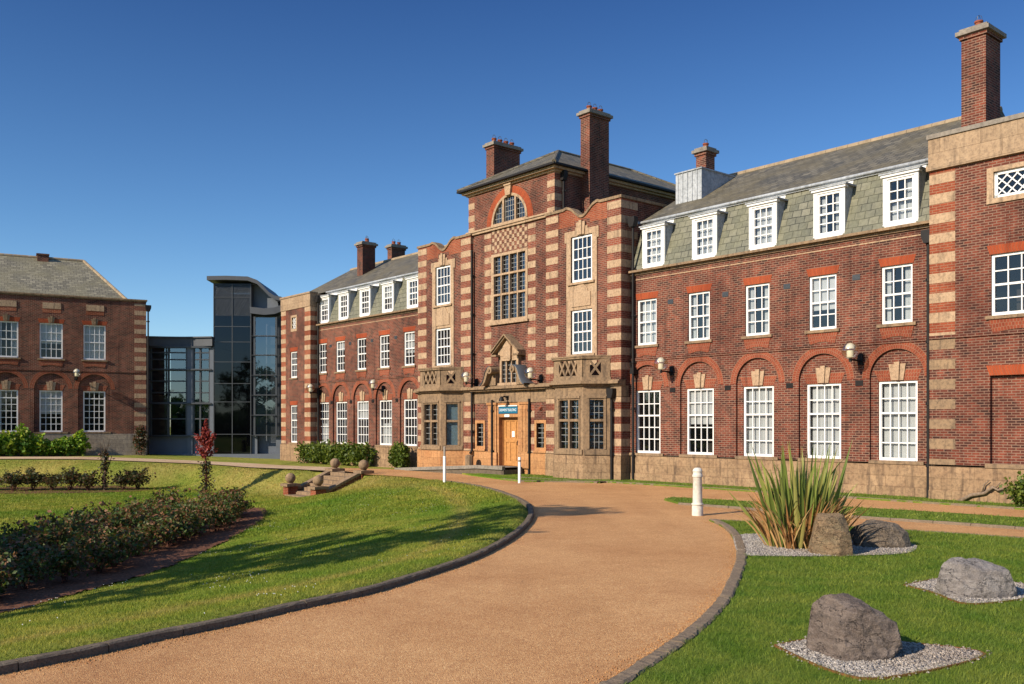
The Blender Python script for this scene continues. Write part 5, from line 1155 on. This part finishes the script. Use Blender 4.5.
# ================================================================== PLANTS
def leaf_cloud(pts, size, norm_bias=None, fold=0.0, asp=1.7):
    """small pointed leaves (two triangles each) at the given points"""
    n = len(pts); pts = np.asarray(pts, float); s = size * rng.uniform(.6, 1.3, n)
    t = rng.normal(0, 1, (n, 3)); t[:, 2] *= .7; t /= np.linalg.norm(t, axis=1)[:, None]
    q = rng.normal(0, 1, (n, 3)); b_ = np.cross(t, q); b_ /= np.linalg.norm(b_, axis=1)[:, None]; nn = np.cross(t, b_)
    L, W2 = (t * s[:, None] * asp / 2), (b_ * s[:, None] / 2); up = nn * s[:, None] * .12
    V = np.stack([pts - L, pts - W2 * 1.0 + up, pts + L, pts + W2 + up], 1).reshape(-1, 3)
    i = np.arange(n)[:, None] * 4
    return V, np.concatenate([i + [[0, 1, 2]], i + [[0, 2, 3]]], 1).reshape(-1, 3)
def blob_points(n, c, r, lump=.35, seed=0, shell=.55):
    """points filling an uneven rounded volume, denser towards its outside"""
    out = []; c = np.array(c); r = np.array(r)
    d = rng.normal(0, 1, (n, 3)); d /= np.linalg.norm(d, axis=1)[:, None]
    rad = rng.uniform(0, 1, n) ** shell
    nz = np.array([noise.noise(Vector(v * 1.9) + Vector((seed * 7.3, seed * 3.1, 0))) + .5 * noise.noise(Vector(v * 4.5) + Vector((0, seed * 5.7, 2))) for v in d])
    return c + d * r * (rad * (1 + lump * nz))[:, None]

def rose_bush(name, x, y, h, w_, seed, label, group, mat='rose_leaf', nleaf=1050, dens=.062):
    t = thing(name, label, 'shrub', (x, y, zg(x, y)), random.uniform(0, 6.28), group)
    ms = MB(); tips = []
    for k in range(15):
        a = random.uniform(0, 6.28); l = random.uniform(.25, .95); top = Vector((math.cos(a) * w_ * .5 * l, math.sin(a) * w_ * .5 * l, h * random.uniform(.65, 1.22)))
        mid = top * .5 + Vector((random.uniform(-.08, .08), random.uniform(-.08, .08), .06)); ms.tube([(random.uniform(-.07, .07), random.uniform(-.07, .07), -.05), mid, top], [.013, .009, .004], 5); tips.append((mid, top))
    ms.build('stems', 'red_bark', t)
    pts = blob_points(int(nleaf * .6), (0, 0, h * .58), (w_ * .5, w_ * .5, h * .42), .5, seed)
    ex = []
    for mid, top in tips:
        for k in range(int(nleaf * .4 / 15)):
            u = random.uniform(0.1, 1.05); p = mid.lerp(top, u); ex.append((p.x + random.gauss(0, .06), p.y + random.gauss(0, .06), p.z + random.gauss(0, .05)))
    V, F = leaf_cloud(np.concatenate([pts, np.array(ex)]), dens); np_mesh('foliage', V, F, mat, t)
    return t
# front bed: shrubs in loose rows following the bed
GR = 'rose bushes in the front flower bed'
protos = [rose_bush('rose_bush', 0, 0, (.74, .66, .82, .70)[k], (1.3, 1.15, 1.4, 1.1)[k], k, 'dark leafy rose bush massed in the long front flower bed', GR, 'rose_leaf') for k in range(4)]
spots = []
bp = np.array(BED)
for row, off_ in enumerate((1.45, 2.55, 3.7)):
    u = 16.4 + row * .3
    while u < 32.8 - row * .6:
        # right edge of the bed at this y
        e = [BED[i] for i in range(7)]; xe = np.interp(u, [p[1] for p in e], [p[0] for p in e])
        if u > 27: xe += .35
        spots.append((xe - off_ + random.uniform(-.2, .2), u + random.uniform(-.25, .25), random.uniform(.75, 1.2))); u += random.uniform(.78, 1.12)
for i, (x, y, s) in enumerate(spots):
    src = protos[i % 4]; z = zg(x, y)
    o = src if i < 4 else copy_thing(src, (x, y, z), 0, src['label'])
    o.location = (x, y, z); o.rotation_euler = (0, 0, random.uniform(0, 6.28)); o.scale = (s, s, s * random.uniform(.95, 1.12))
GR2 = 'rose bushes in the far flower bed'
p2 = [rose_bush('rose_bush', 0, 0, .85, 1.25, 20 + k, 'low reddish rose bush in a row in the small far flower bed', GR2, 'rose_leaf_red', 900, .075) for k in range(2)]
row = [(-30, 488.5), (-8, 488), (14, 488.5), (33, 488), (52, 488), (70, 488), (88, 488), (123, 487.5), (138, 487)]
for i, (px, py) in enumerate(row):
    x, y = g(px, py, -.9); o = p2[i] if i < 2 else copy_thing(p2[i % 2], (x, y, 0), 0, p2[0]['label'])
    o.location = (x, y, zg(x, y)); o.rotation_euler = (0, 0, random.uniform(0, 6.28)); s = random.uniform(.85, 1.15); o.scale = (s, s, s)

# red leaved young tree and bare sapling in the beds
x, y = g(206, 492, -.95)
t = thing('young_tree', 'slim young tree with a pointed crown of red leaves in front of the glass tower', 'tree', (x, y, zg(x, y)))
m = MB(); H = 3.45
m.tube([(0, 0, -.1), (.02, 0, .9), (-.03, .01, 1.9), (.03, 0, 2.7), (.02, 0, H)], [.05, .045, .035, .022, .006], 8)
tips = []
for k in range(26):
    z = random.uniform(1.55, 3.1); a = random.uniform(0, 6.28); l = (0.75 if z < 2.2 else .5) * random.uniform(.5, 1) * (1 - max(0, z - 2.2) / 1.6)
    e = Vector((math.cos(a) * l * .65, math.sin(a) * l * .65, z + l * .9)); m.tube([(0, 0, z), e * 1.0 * .55 + Vector((0, 0, z * .45)), e], [.012, .008, .003], 5); tips.append((Vector((0, 0, z)), e))
m.build('trunk', 'red_bark', t)
pts = []
for a, e in tips:
    for k in range(48): u = random.uniform(.25, 1.08); p = a.lerp(e, u); pts.append((p.x + random.gauss(0, .06), p.y + random.gauss(0, .06), p.z + random.gauss(0, .07)))
for k in range(160): z = random.uniform(2.4, 3.5); pts.append((random.gauss(0, .07 * (3.7 - z)), random.gauss(0, .07 * (3.7 - z)), z))
V, F = leaf_cloud(pts, .085); np_mesh('crown', V, F, 'red_leaf', t)
pts = [(random.gauss(0, .12 + .05 * (z < .9)), random.gauss(0, .12), z) for z in [random.uniform(.1, 1.5) for _ in range(420)]]
V, F = leaf_cloud(pts, .08); np_mesh('foliage', V, F, 'climber_leaf', t)
x, y = g(105, 489, -.95)
t = thing('sapling', 'nearly bare dark sapling with twisted twigs in the far flower bed', 'tree', (x, y, zg(x, y)))
m = MB(); m.tube([(0, 0, -.1), (-.03, 0, .7), (.02, 0, 1.5), (-.02, 0, 2.05)], [.075, .06, .045, .03], 8); m.tube([(0, 0, .9), (.22, 0, 1.3), (.34, .02, 1.75)], [.04, .025, .012], 6); m.tube([(0, 0, 1.1), (-.18, 0, 1.5), (-.25, 0, 1.8)], [.035, .02, .01], 6)
for k in range(16):
    a = random.uniform(0, 6.28); z = random.uniform(1.1, 2.1); m.tube([(0, 0, z), (math.cos(a) * .18, math.sin(a) * .18, z + .25), (math.cos(a) * .3, math.sin(a) * .3, z + random.uniform(.4, .8))], [.014, .008, .004], 5)
m.build('trunk', 'bark', t)
pts = [(random.gauss(0, .13), random.gauss(0, .13), z) for z in [random.uniform(.1, 1.9) for _ in range(380)]]
V, F = leaf_cloud(pts, .09); np_mesh('foliage', V, F, 'climber_leaf', t)

# hedges and wall shrubs
def shrub(name, blobs, n, size, mat, label, cat='shrub', stems=True):
    x0, y0 = blobs[0][0], blobs[0][1]; z0 = zg(x0, y0)
    t = thing(name, label, cat, (x0, y0, z0)); V, F, off = [], [], 0
    for i, (x, y, z, rx, ry, rz) in enumerate(blobs):
        v, f = leaf_cloud(blob_points(int(n), (x - x0, y - y0, z), (rx, ry, rz), .45, i + len(label)), size, asp=1.3); V.append(v); F.append(f + off); off += len(v)
    np_mesh('foliage', np.concatenate(V), np.concatenate(F), mat, t)
    if stems:
        m = MB()
        for (x, y, z, rx, ry, rz) in blobs:
            for k in range(3): m.tube([(x - x0 + random.uniform(-.2, .2), y - y0, -.1), (x - x0 + random.uniform(-.4, .4) * rx, y - y0 + random.uniform(-.3, .3) * ry, z)], [.03, .012], 5)
        m.build('stems', 'bark', t)
    return t
def L2W(s, d_): a = math.atan2(.483, .876); return (LX - math.cos(a) * s + math.sin(a) * d_, LY - math.sin(a) * s - math.cos(a) * d_)
bl = []
for s in np.arange(3.9, 13.5, .75):
    x, y = L2W(s, .75); hh = .62 + .12 * math.sin(s * 2.1) + (.16 if s > 6.6 else 0); bl.append((x, y, hh, .62, .5, hh * .95))
shrub('ivy_hedge', bl, 800, .17, 'ivy_leaf', 'bright green leafy hedge under the windows of the left brick building', 'hedge', stems=False)
x, y = L2W(.45, .45); shrub('climbing_shrub', [(x, y, .75, .45, .4, .8), (x + .1, y, 1.35, .3, .3, .45)], 420, .12, 'climber_leaf', 'small reddish climbing shrub at the right corner of the left brick building')
for (s, wd, hh, nb, lab) in ((36.0, 1.5, .95, 3, 'rounded green shrub nearest the far end pavilion of the main building'), (33.0, 1.9, 1.0, 4, 'wide green shrub under the middle windows of the far wing'), (27.2, .9, 1.0, 2, 'upright green shrub beside the entrance block in the far wing corner')):
    bl = []
    for k in range(nb):
        x, y = S2W(s + (k - (nb - 1) / 2) * wd * .75, .75); bl.append((x, y, hh * .60, wd * .42, .5, hh * .66))
    shrub('wall_shrub', bl, 900, .13, 'hedge_leaf', lab, stems=False)
x, y = S2W(-3.2, .95); x2, y2 = S2W(-4.2, 1.0); shrub('wall_shrub', [(x, y, .42, .6, .5, .5), (x2, y2, .6, .8, .6, .68)], 1100, .085, 'hedge_leaf', 'low green shrub at the foot of the right end pavilion', stems=False)
x, y = S2W(-1.25, .45); t = thing('dead_branch', 'bare bleached branch leaning up the stone plinth of the right end pavilion', 'branch', (x, y, 0))
ax = Vector(S2W(-1, 0)) - Vector(S2W(0, 0)); ax = Vector((ax.x, ax.y, 0)).normalized()
m = MB(); P_ = [ax * -.1 + Vector((0, 0, 0)), ax * .25 + Vector((0, 0, .22)), ax * .6 + Vector((.02, -.02, .30)), ax * .85 + Vector((0, 0, .48)), ax * .98 + Vector((0, 0, .40)), ax * 1.15 + Vector((0, 0, .46))]
m.tube(P_, [.06, .055, .05, .045, .035, .025], 8); m.build('limb', 'bleached_wood', t, True)
m = MB(); m.tube([ax * .55 + Vector((0, 0, .3)), ax * .62 + Vector((0, 0, .55)), ax * .75 + Vector((0, 0, .66))], [.03, .02, .012], 6); m.tube([ax * .9 + Vector((0, 0, .45)), ax * 1.05 + Vector((0, 0, .62))], [.022, .012], 6); m.build('twigs', 'bleached_wood', t, True)

# sword leaved plant
x, y = g(800, 545.5, .05)
t = thing('flax_plant', 'large clump of tall sword shaped leaves with dry brown leaves at its base', 'plant', (x, y, .05))
def swords(n, hmin, hmax, spread, base_r, width, bend, lean0=0.0):
    V, F, o = [], [], 0
    for k in range(n):
        a = random.uniform(0, 6.283); rr = base_r * math.sqrt(random.random()); bx, by = rr * math.cos(a), rr * math.sin(a)
        a2 = a + random.gauss(0, .5); h = random.uniform(hmin, hmax); sp = spread * (rr / base_r) * random.uniform(.6, 1.2) + random.gauss(0, .04) + lean0 * random.random(); wd = width * random.uniform(.7, 1.15); bd = bend * random.uniform(.2, 1.3)
        dx, dy = math.cos(a2), math.sin(a2); tw = random.uniform(0, 6.28); sx, sy = math.cos(tw), math.sin(tw); N = 8
        for i in range(N + 1):
            u = i / N; out = sp * h * u + bd * h * u ** 3; zz = h * u * math.sqrt(max(.15, 1 - min(.85, (sp + bd * u * u) ** 2 * .8))); ww = wd * (0.75 + .6 * u if u < .4 else 1 - .0 * u) * (1 if u < .62 else max(.04, (1 - u) / .38 * .96 + .04)) / 2
            cx, cy = bx + dx * out, by + dy * out; fo = ww * .45
            V += [(cx - sx * ww, cy - sy * ww, zz), (cx + sy * fo, cy - sx * fo, zz), (cx + sx * ww, cy + sy * ww, zz)]
            if i < N: F += [(o + i * 3, o + i * 3 + 1, o + i * 3 + 4, o + i * 3 + 3), (o + i * 3 + 1, o + i * 3 + 2, o + i * 3 + 5, o + i * 3 + 4)]
        o += 3 * (N + 1)
    return V, F
V, F = swords(66, 1.1, 1.95, .27, .46, .088, .04); V2, F2 = swords(16, 1.2, 1.8, .30, .46, .085, .22); F += [tuple(len(V) + q for q in f) for f in F2]; V += V2; np_mesh('green_leaves', V, F, 'sword_leaf', t)
V, F = swords(24, .7, 1.3, .52, .55, .075, .10); np_mesh('outer_leaves', V, F, 'sword_leaf', t)
V, F = swords(300, .35, 1.15, .40, .60, .042, .30, .15); np_mesh('dry_leaves', V, F, 'dry_leaf', t)

# ================================================================== BOULDERS
def boulder(label, px, py, z, verts, mat, disp, seed, rz=0.0, sub=5):
    x, y = g(px, py, z)
    bm = bmesh.new()
    for v in verts: bm.verts.new((v[0] * 1.10, v[1] * 1.10, v[2] * 1.04))
    bmesh.ops.convex_hull(bm, input=bm.verts)
    bmesh.ops.delete(bm, geom=[v for v in bm.verts if not v.link_faces], context='VERTS')
    bmesh.ops.triangulate(bm, faces=bm.faces)
    bmesh.ops.bevel(bm, geom=list(bm.edges), offset=.018, segments=1, affect='EDGES', clamp_overlap=True)
    bmesh.ops.triangulate(bm, faces=bm.faces)
    for k in range(sub):
        ed = [e for e in bm.edges if e.calc_length() > .035]
        if not ed: break
        bmesh.ops.subdivide_edges(bm, edges=ed, cuts=1, use_grid_fill=True); bmesh.ops.triangulate(bm, faces=[f for f in bm.faces if len(f.verts) > 3])
    bm.normal_update(); so = Vector((seed * 3.7, seed * 1.9, 0))
    mv = []
    for v in bm.verts:
        p = v.co + so
        h = noise.fractal(p * 3.2, .8, 2.1, 6) * disp * .6 + (noise.ridged_multi_fractal(p * 4.0, .8, 2.1, 4, 1, 2) - 1) * disp * .16
        mv.append((v, v.normal * h))
    for v, dlt in mv: v.co += dlt
    rk_ = random.Random(seed * 17)
    for k in range(17):
        nn = Vector((rk_.gauss(0, 1), rk_.gauss(0, 1), rk_.gauss(0, .28))).normalized(); sup = max(v.co.dot(nn) for v in bm.verts); lim = sup - rk_.uniform(.03, .075)
        for v in bm.verts:
            q = v.co.dot(nn)
            if q > lim: v.co -= nn * (q - lim)
    for v in bm.verts:                                  # a little grain over the broken faces
        v.co += v.normal * noise.fractal(v.co * 16 + so, .9, 2.0, 3) * .0045
    me = bpy.data.meshes.new('boulder'); bm.to_mesh(me); bm.free(); me.materials.append(MATS[mat])
    me.polygons.foreach_set('use_smooth', [True] * len(me.polygons)); me.set_sharp_from_angle(angle=R(18))
    o = bpy.data.objects.new('boulder', me); COL.objects.link(o); o.location = (x, y, z - .02); o.rotation_euler = (0, 0, rz); o.scale = ((1.02, 1, .86), (.88, .9, .90), (.88, .9, .86), (.84, .9, .85))[seed - 1]
    return tag(o, label, 'boulder')
boulder('large brown boulder with a sloping right side on its own diamond of gravel', 855, 652, .05,
        [(-.40, -.18, -.05), (-.43, .1, -.05), (-.42, -.12, .36), (-.40, .2, .42), (-.24, -.22, .47), (-.20, .1, .60), (.02, -.2, .53), (.03, .15, .60), (.16, -.1, .50), (.36, -.15, .33), (.44, -.05, .22), (.42, .2, .26), (.38, -.1, .08), (.25, -.25, .05), (.08, -.28, -.05), (-.18, -.34, -.05), (.36, .25, -.05), (-.3, .35, -.05), (0, .38, .4)], 'brown_rock', .055, 1)
boulder('pale grey boulder with a bright ridge at the right edge of the lawn', 973, 594, .05,
        [(-.52, -.1, -.05), (-.50, .2, -.05), (-.50, -.05, .22), (-.38, .02, .46), (-.22, .1, .52), (-.10, -.1, .43), (.02, -.22, .38), (.05, -.36, -.05), (-.25, -.34, -.05), (.42, -.18, .36), (.46, .1, .42), (.50, -.22, -.05), (.52, .2, -.05), (.1, .3, .45), (.0, .42, -.05), (.2, -.05, .43)], 'grey_rock', .045, 2)
boulder('upright olive brown boulder in front of the sword leaved plant', 833, 553, .05,
        [(-.42, -.02, -.05), (-.40, .2, -.05), (-.38, -.02, .50), (-.28, .1, .76), (-.30, -.1, .66), (.14, .15, .76), (.20, .0, .72), (-.02, -.17, .70), (.36, -.02, .34), (.42, .1, -.05), (.40, -.2, -.05), (.33, -.22, .28), (-.02, -.36, -.05), (.0, -.27, .52), (.22, .35, .55), (.25, .4, -.05), (-.2, .4, .4), (.30, .2, .50)], 'olive_rock', .03, 3)
boulder('wide low brown boulder lying behind the upright one', 881, 545.5, .05,
        [(-.65, 0, -.05), (-.62, .1, .30), (-.45, -.05, .46), (-.15, .1, .55), (.1, -.1, .50), (.35, .1, .46), (.56, -.05, .25), (.62, 0, -.05), (.4, -.3, -.05), (0, -.36, -.05), (-.4, -.3, -.05), (0, .45, .35), (.1, .5, -.05), (-.05, -.25, .42), (.3, -.22, .33)], 'veined_rock', .05, 4)

# ================================================================== POSTS, BOLLARD, LAMPS, SIGN
x, y = g(697.5, 515.5)
t = thing('bollard', 'stout cream white bollard with ringed collar beside the drive', 'bollard', (x, y, 0))
MB().lathe([(.135, 0), (.135, .20), (.130, .22), (.128, .24), (.118, .30), (.106, .92), (.112, .93)], seg=28).build('shaft', 'bollard_white', t, 'auto')
MB().lathe([(.137, .255), (.145, .265), (.145, .29), (.137, .30)], seg=28).build('base_ring', 'bollard_white', t, 'auto')
MB().lathe([(.112, .93), (.125, .945), (.125, .985), (.112, 1.0), (.108, 1.06), (.118, 1.07), (.118, 1.09), (.10, 1.13), (.06, 1.16), (.0, 1.165)], seg=28).build('cap', 'bollard_white', t, 'auto')
for (px, py, hw, hg, lab) in ((444.5, 484, 1.02, .36, 'thin white marker post with a grey upper section at the lawn tip'), (519.5, 483, .96, 0, 'short thin white marker post in front of the entrance door')):
    x, y = g(px, py); t = thing('marker_post', lab, 'post', (x, y, 0))
    MB().lathe([(.055, 0), (.055, hw), (.045, hw + .02)], seg=14).build('post', 'post_white', t, 'auto')
    if hg: MB().lathe([(.04, hw), (.04, hw + hg), (.03, hw + hg + .02)], seg=14).build('upper_section', 'post_grey', t, 'auto')
    else: MB().lathe([(.058, hw - .16), (.058, hw - .08)], seg=14).build('band', 'post_grey', t, 'auto')

def wall_lamp(label, xy, yaw, z, reach=.62):
    """yaw: direction the arm points out from the wall"""
    t = thing('wall_lamp', label, 'wall lamp', (xy[0], xy[1], z), yaw, 'globe lamps on the brick walls')
    m = MB(); m.box(-.03, .04, -.09, .09, -.22, .14); m.tube([(.03, 0, -.1), (reach * .6, 0, -.07), (reach, 0, -.07)], .03, 8); m.tube([(reach, 0, -.14), (reach, 0, .0)], .05, 10); m.tube([(.02, 0, -.2), (reach * .4, 0, -.08)], .02, 6); m.build('arm', 'iron_paint', t, 'auto')
    MB().lathe([(.09, -.02), (.11, .0), (.11, .2), (.06, .22)], (reach, 0, .0), 18).build('lamp_holder', 'lamp_cream', t, 'auto')
    MB().lathe([(.15, .26), (.15, .30), (.13, .37), (.07, .43), (.0, .45)], (reach, 0, .0), 18).build('reflector', 'lamp_cream', t, 'auto')
    m = MB(); m.ball((reach, 0, .20), .27, 22, 14); m.build('globe', 'globe_glass', t, True)
    return t
def S2C(s, d_): return S2W(s + .13, d_ - .14)
YM = math.atan2(-.64598, -.76336)
for (s, d_, z, lab) in ((9.72, .0, 4.28, 'globe wall lamp between the two ground floor windows next to the entrance block'),
                        (2.08, .0, 4.30, 'globe wall lamp nearest the right end pavilion'),
                        (16.55, .5, 4.22, 'globe wall lamp right of the scrolled pediment over the door'),
                        (21.05, .5, 4.22, 'globe wall lamp left of the scrolled pediment over the door'),
                        (29.9, .0, 4.2, 'globe wall lamp on the far wing nearest the entrance block'),
                        (36.9, .0, 4.2, 'globe wall lamp on the far wing next to its end pavilion')):
    wall_lamp(lab, S2C(s, d_) if d_ else S2W(s, d_), YM, z)
YL = math.atan2(-.876, .483)
wall_lamp('globe wall lamp between the arches of the left brick building', L2W(4.0, 0), YL, 5.15)
xy = S2C(18.75, .5); t = thing('door_lamp', 'small dark hooded lamp above the door sign', 'lamp', (xy[0], xy[1], 3.42), YM)
m = MB(); m.box(0, .05, -.1, .1, -.1, .1); m.tube([(.03, 0, .02), (.25, 0, .06), (.38, 0, .0)], .035, 8); m.build('arm', 'iron_paint', t, 'auto')
m = MB(); m.lathe([(.03, .06), (.06, .03), (.11, -.05), (.13, -.16), (.10, -.16)], (.40, 0, 0), 16); m.build('hood', 'iron_paint', t, 'auto')
xy = S2C(16.55, .5); t = thing('alarm_sounder', 'small red alarm sounder on the brick right of the door', 'alarm', (xy[0], xy[1], 2.92), YM)
MB().box(0, .05, -.07, .07, -.07, .07).build('base', 'terracotta', t); m = MB(); m.ball((.07, 0, 0), .06, 14, 8); m.build('dome', 'terracotta', t, True)

# sign over the door
xy = S2C(18.70, .545); t = thing('building_sign', 'blue name board with pale lettering over the entrance door', 'sign', (xy[0], xy[1], 2.87), math.atan2(-.76336, .64598))
m = MB(); m.box(-.66, .66, -.03, 0, -.155, .155); m.build('board', 'sign_blue', t, bevel=.005)
def lettering(txt, size, loc, parent, mat, width=None):
    cu = bpy.data.curves.new('lettering', 'FONT'); cu.body = txt; cu.size = size; cu.align_x = 'CENTER'; cu.align_y = 'CENTER'; cu.extrude = .003
    ob = bpy.data.objects.new('lettering', cu); COL.objects.link(ob); bpy.context.view_layer.update()
    me = bpy.data.meshes.new_from_object(ob.evaluated_get(bpy.context.evaluated_depsgraph_get())); bpy.data.objects.remove(ob)
    wdt = max(v.co.x for v in me.vertices) - min(v.co.x for v in me.vertices); sc = (width / wdt) if width else 1
    for v in me.vertices: v.co = Vector((v.co.x * sc + loc[0], loc[1] - v.co.z, v.co.y + loc[2]))
    me.materials.append(MATS[mat]); o = bpy.data.objects.new('lettering', me); COL.objects.link(o); o.parent = parent; return o
lettering('DERWENT BUILDING', .17, (0, -.034, 0), t, 'sign_letter', 1.16)
m = MB(); m.box(-.66, .66, -.06, 0, .17, .21); m.build('top_trim', 'post_white', t)
xy = S2C(18.78, .545); t = thing('number_plate', 'small white plate on the lintel under the blue sign', 'sign', (xy[0], xy[1], 2.62), math.atan2(-.76336, .64598))
m = MB(); m.box(-.17, .17, -.02, 0, -.055, .055); m.build('plate', 'post_white', t)

# ---- ramp up to the door
t = thing('access_ramp', 'long low concrete ramp rising to the entrance door', 'ramp', (BX, BY, 0), main.rotation_euler[2])
def rz_(s): return .36 if s < 19.6 else .36 * (1 - (s - 19.6) / 6.6)
ss = [17.75, 19.6, 21, 22.5, 24, 25.3, 26.2]
m = M()
dn_, df_ = 1.62, .5
def dback(s): return C5 + .04 if 16.05 < s < 21.33 else 1.46
for a, b_ in zip(ss[:-1], ss[1:]):
    m.add([(a, dn_, rz_(a)), (b_, dn_, rz_(b_)), (b_, .4, rz_(b_)), (a, .4, rz_(a))], [(0, 1, 2, 3)])
m.build('deck', 'concrete', t)
m = M()
for a, b_ in zip(ss[:-1], ss[1:]):
    m.prism([(a, -.1), (b_, -.1), (b_, rz_(b_) - .10), (a, rz_(a) - .10)], dn_ - .2, dn_ - .02)
m.box(17.72, 17.78, .5, dn_ - .02, -.1, .25); m.build('side_wall', 'kerb_stone', t)
m = M()
for a, b_ in zip(ss[:-1], ss[1:]):
    m.prism([(a, rz_(a) - .10), (b_, rz_(b_) - .10), (b_, rz_(b_) + .05), (a, rz_(a) + .05)], dn_ - .12, dn_ + .05)
m.build('edge_kerb', 'concrete', t)
xy = S2W(21.0, 0.95); t2 = thing('stone_block', 'short stone stump beside the ramp at the foot of the wall', 'stone block', (xy[0], xy[1], .2), main.rotation_euler[2])
m = MB(); m.lathe([(.2, 0), (.2, .55), (.17, .6), (.1, .62)], seg=10); m.build('block', 'weathered_stone', t2)

# ---- steps with ball topped piers down into the sunken lawn
pu1, pu2 = g(335, 470, .08), g(363.5, 471.5, .08)
UM = Vector((pu2[0] - pu1[0], pu2[1] - pu1[1], 0)); mid = Vector(((pu1[0] + pu2[0]) / 2, (pu1[1] + pu2[1]) / 2, 0))
st = thing('garden_steps', 'garden steps between sloping walls and four ball topped piers', 'steps', (mid.x, mid.y, 0), math.atan2(-.64598, -.76336))
hw_, run, drop = 1.30, 2.15, .98                        # local x runs down the steps, y across
nst = 6
m = MB()
for i in range(nst): m.box(i * run / nst + (.001 if i else -.3), (i + 1) * run / nst, -hw_ + .12, hw_ - .12, -1.5, .0 - i * drop / nst)
m.box(run, run + .5, -hw_ + .12, hw_ - .12, -1.5, -drop + .02)
m.build('treads', 'weathered_stone', st)
for sg in (-1, 1):
    y0, y1 = sg * hw_ - .14, sg * hw_ + .14
    m = MB(lambda a, d_, z: (a, d_, z)); m.prism([(.2, -1.3), (run, -1.3), (run, -drop + .22), (run - .3, -drop + .26), (.45, -.12), (.2, -.02)], y0, y1); m.build('side_wall', 'brick', st)
    m = MB(); m.prism([(.2, -.02), (.45, -.12), (run - .3, -drop + .26), (run, -drop + .22), (run, -drop + .30), (run - .28, -drop + .36), (.47, .0), (.2, .08)], y0 - .06, y1 + .06); m.build('side_coping', 'weathered_stone', st)
    for xx, zc in ((0.0, .02), (run + .15, -drop + .38)):
        m = MB(); m.box(xx - .24, xx + .24, sg * hw_ - .24, sg * hw_ + .24, -1.5, zc); pr = m.build('pier', 'red_brick', st)
        m = MB(); m.box(xx - .34, xx + .34, sg * hw_ - .34, sg * hw_ + .34, zc, zc + .12); m.lathe([(.2, 0), (.12, .03), (.12, .07), (.15, .09)], (xx, sg * hw_, zc + .09), 18); m.build('pier_cap', 'weathered_stone', pr)
        m = MB(); m.ball((xx, sg * hw_, zc + .37), .235, 24, 16); m.build('ball_finial', 'weathered_stone', pr, True)

# ================================================================== TALL TREES BEYOND THE LEFT EDGE (they throw the shade on the lawn)
def broadleaf(label, x, y, h, cr, seed, n=1800):
    t = thing('broadleaf_tree', label, 'tree', (x, y, 0)); rr = random.Random(seed)
    m = MB(); m.tube([(0, 0, -.3), (.1, .05, h * .3), (-.1, .1, h * .55), (.1, 0, h * .9)], [.32, .25, .17, .04], 10); cl = []
    for k in range(17):
        a = rr.uniform(0, 6.28); z0 = h * rr.uniform(.28, .7); l = cr * rr.uniform(.55, 1.0) * (1.1 - .5 * abs(z0 / h - .45)); e = Vector((math.cos(a) * l, math.sin(a) * l, z0 + l * rr.uniform(.3, .8)))
        m.tube([(0, 0, z0), e * .5 + Vector((0, 0, z0 * .5 + .1)), e], [.11, .07, .02], 6); cl.append(e)
    m.build('trunk', 'bark', t); pts = []
    for e in cl + [Vector((0, 0, h * .9)), Vector((.4, .3, h * .78))]:
        q = blob_points(n // 19, tuple(e), (cr * .36, cr * .36, cr * .28), .6, seed + len(pts), .8); pts.append(q)
    V, F = leaf_cloud(np.concatenate(pts), .30); np_mesh('crown', V, F, 'tree_leaf', t)
    return t
broadleaf('tall broadleaf tree just beyond the left edge of the lawn, nearest the drive', -14.2, 10.8, 12.4, 2.6, 5)
broadleaf('tall broadleaf tree beyond the left edge of the lawn, level with the flower bed', -19.5, 11.2, 10.8, 3.0, 9)
broadleaf('tall broadleaf tree beyond the left edge of the lawn, farthest from the drive', -25.0, 14.8, 10.0, 3.3, 13)

# woodland added behind the camera, only for the windows and the glass link to mirror
pts = []
for k in range(150):
    az = R(random.uniform(150, 330)); rr_ = random.uniform(75, 125); hh = random.uniform(4, 9) * (1 + .25 * math.sin(az * 7))
    if math.degrees(az) < 210: rr_ = random.uniform(60, 110); 
    cx, cy = rr_ * math.cos(az), rr_ * math.sin(az)
    pts.append(blob_points(330, (cx, cy, hh * .52), (random.uniform(4, 8), random.uniform(4, 8), hh * .55), .5, k, .6))
V, F = leaf_cloud(np.concatenate(pts), 1.3); struct(np_mesh('unseen_woodland', V, F, 'tree_leaf'), 'stuff')
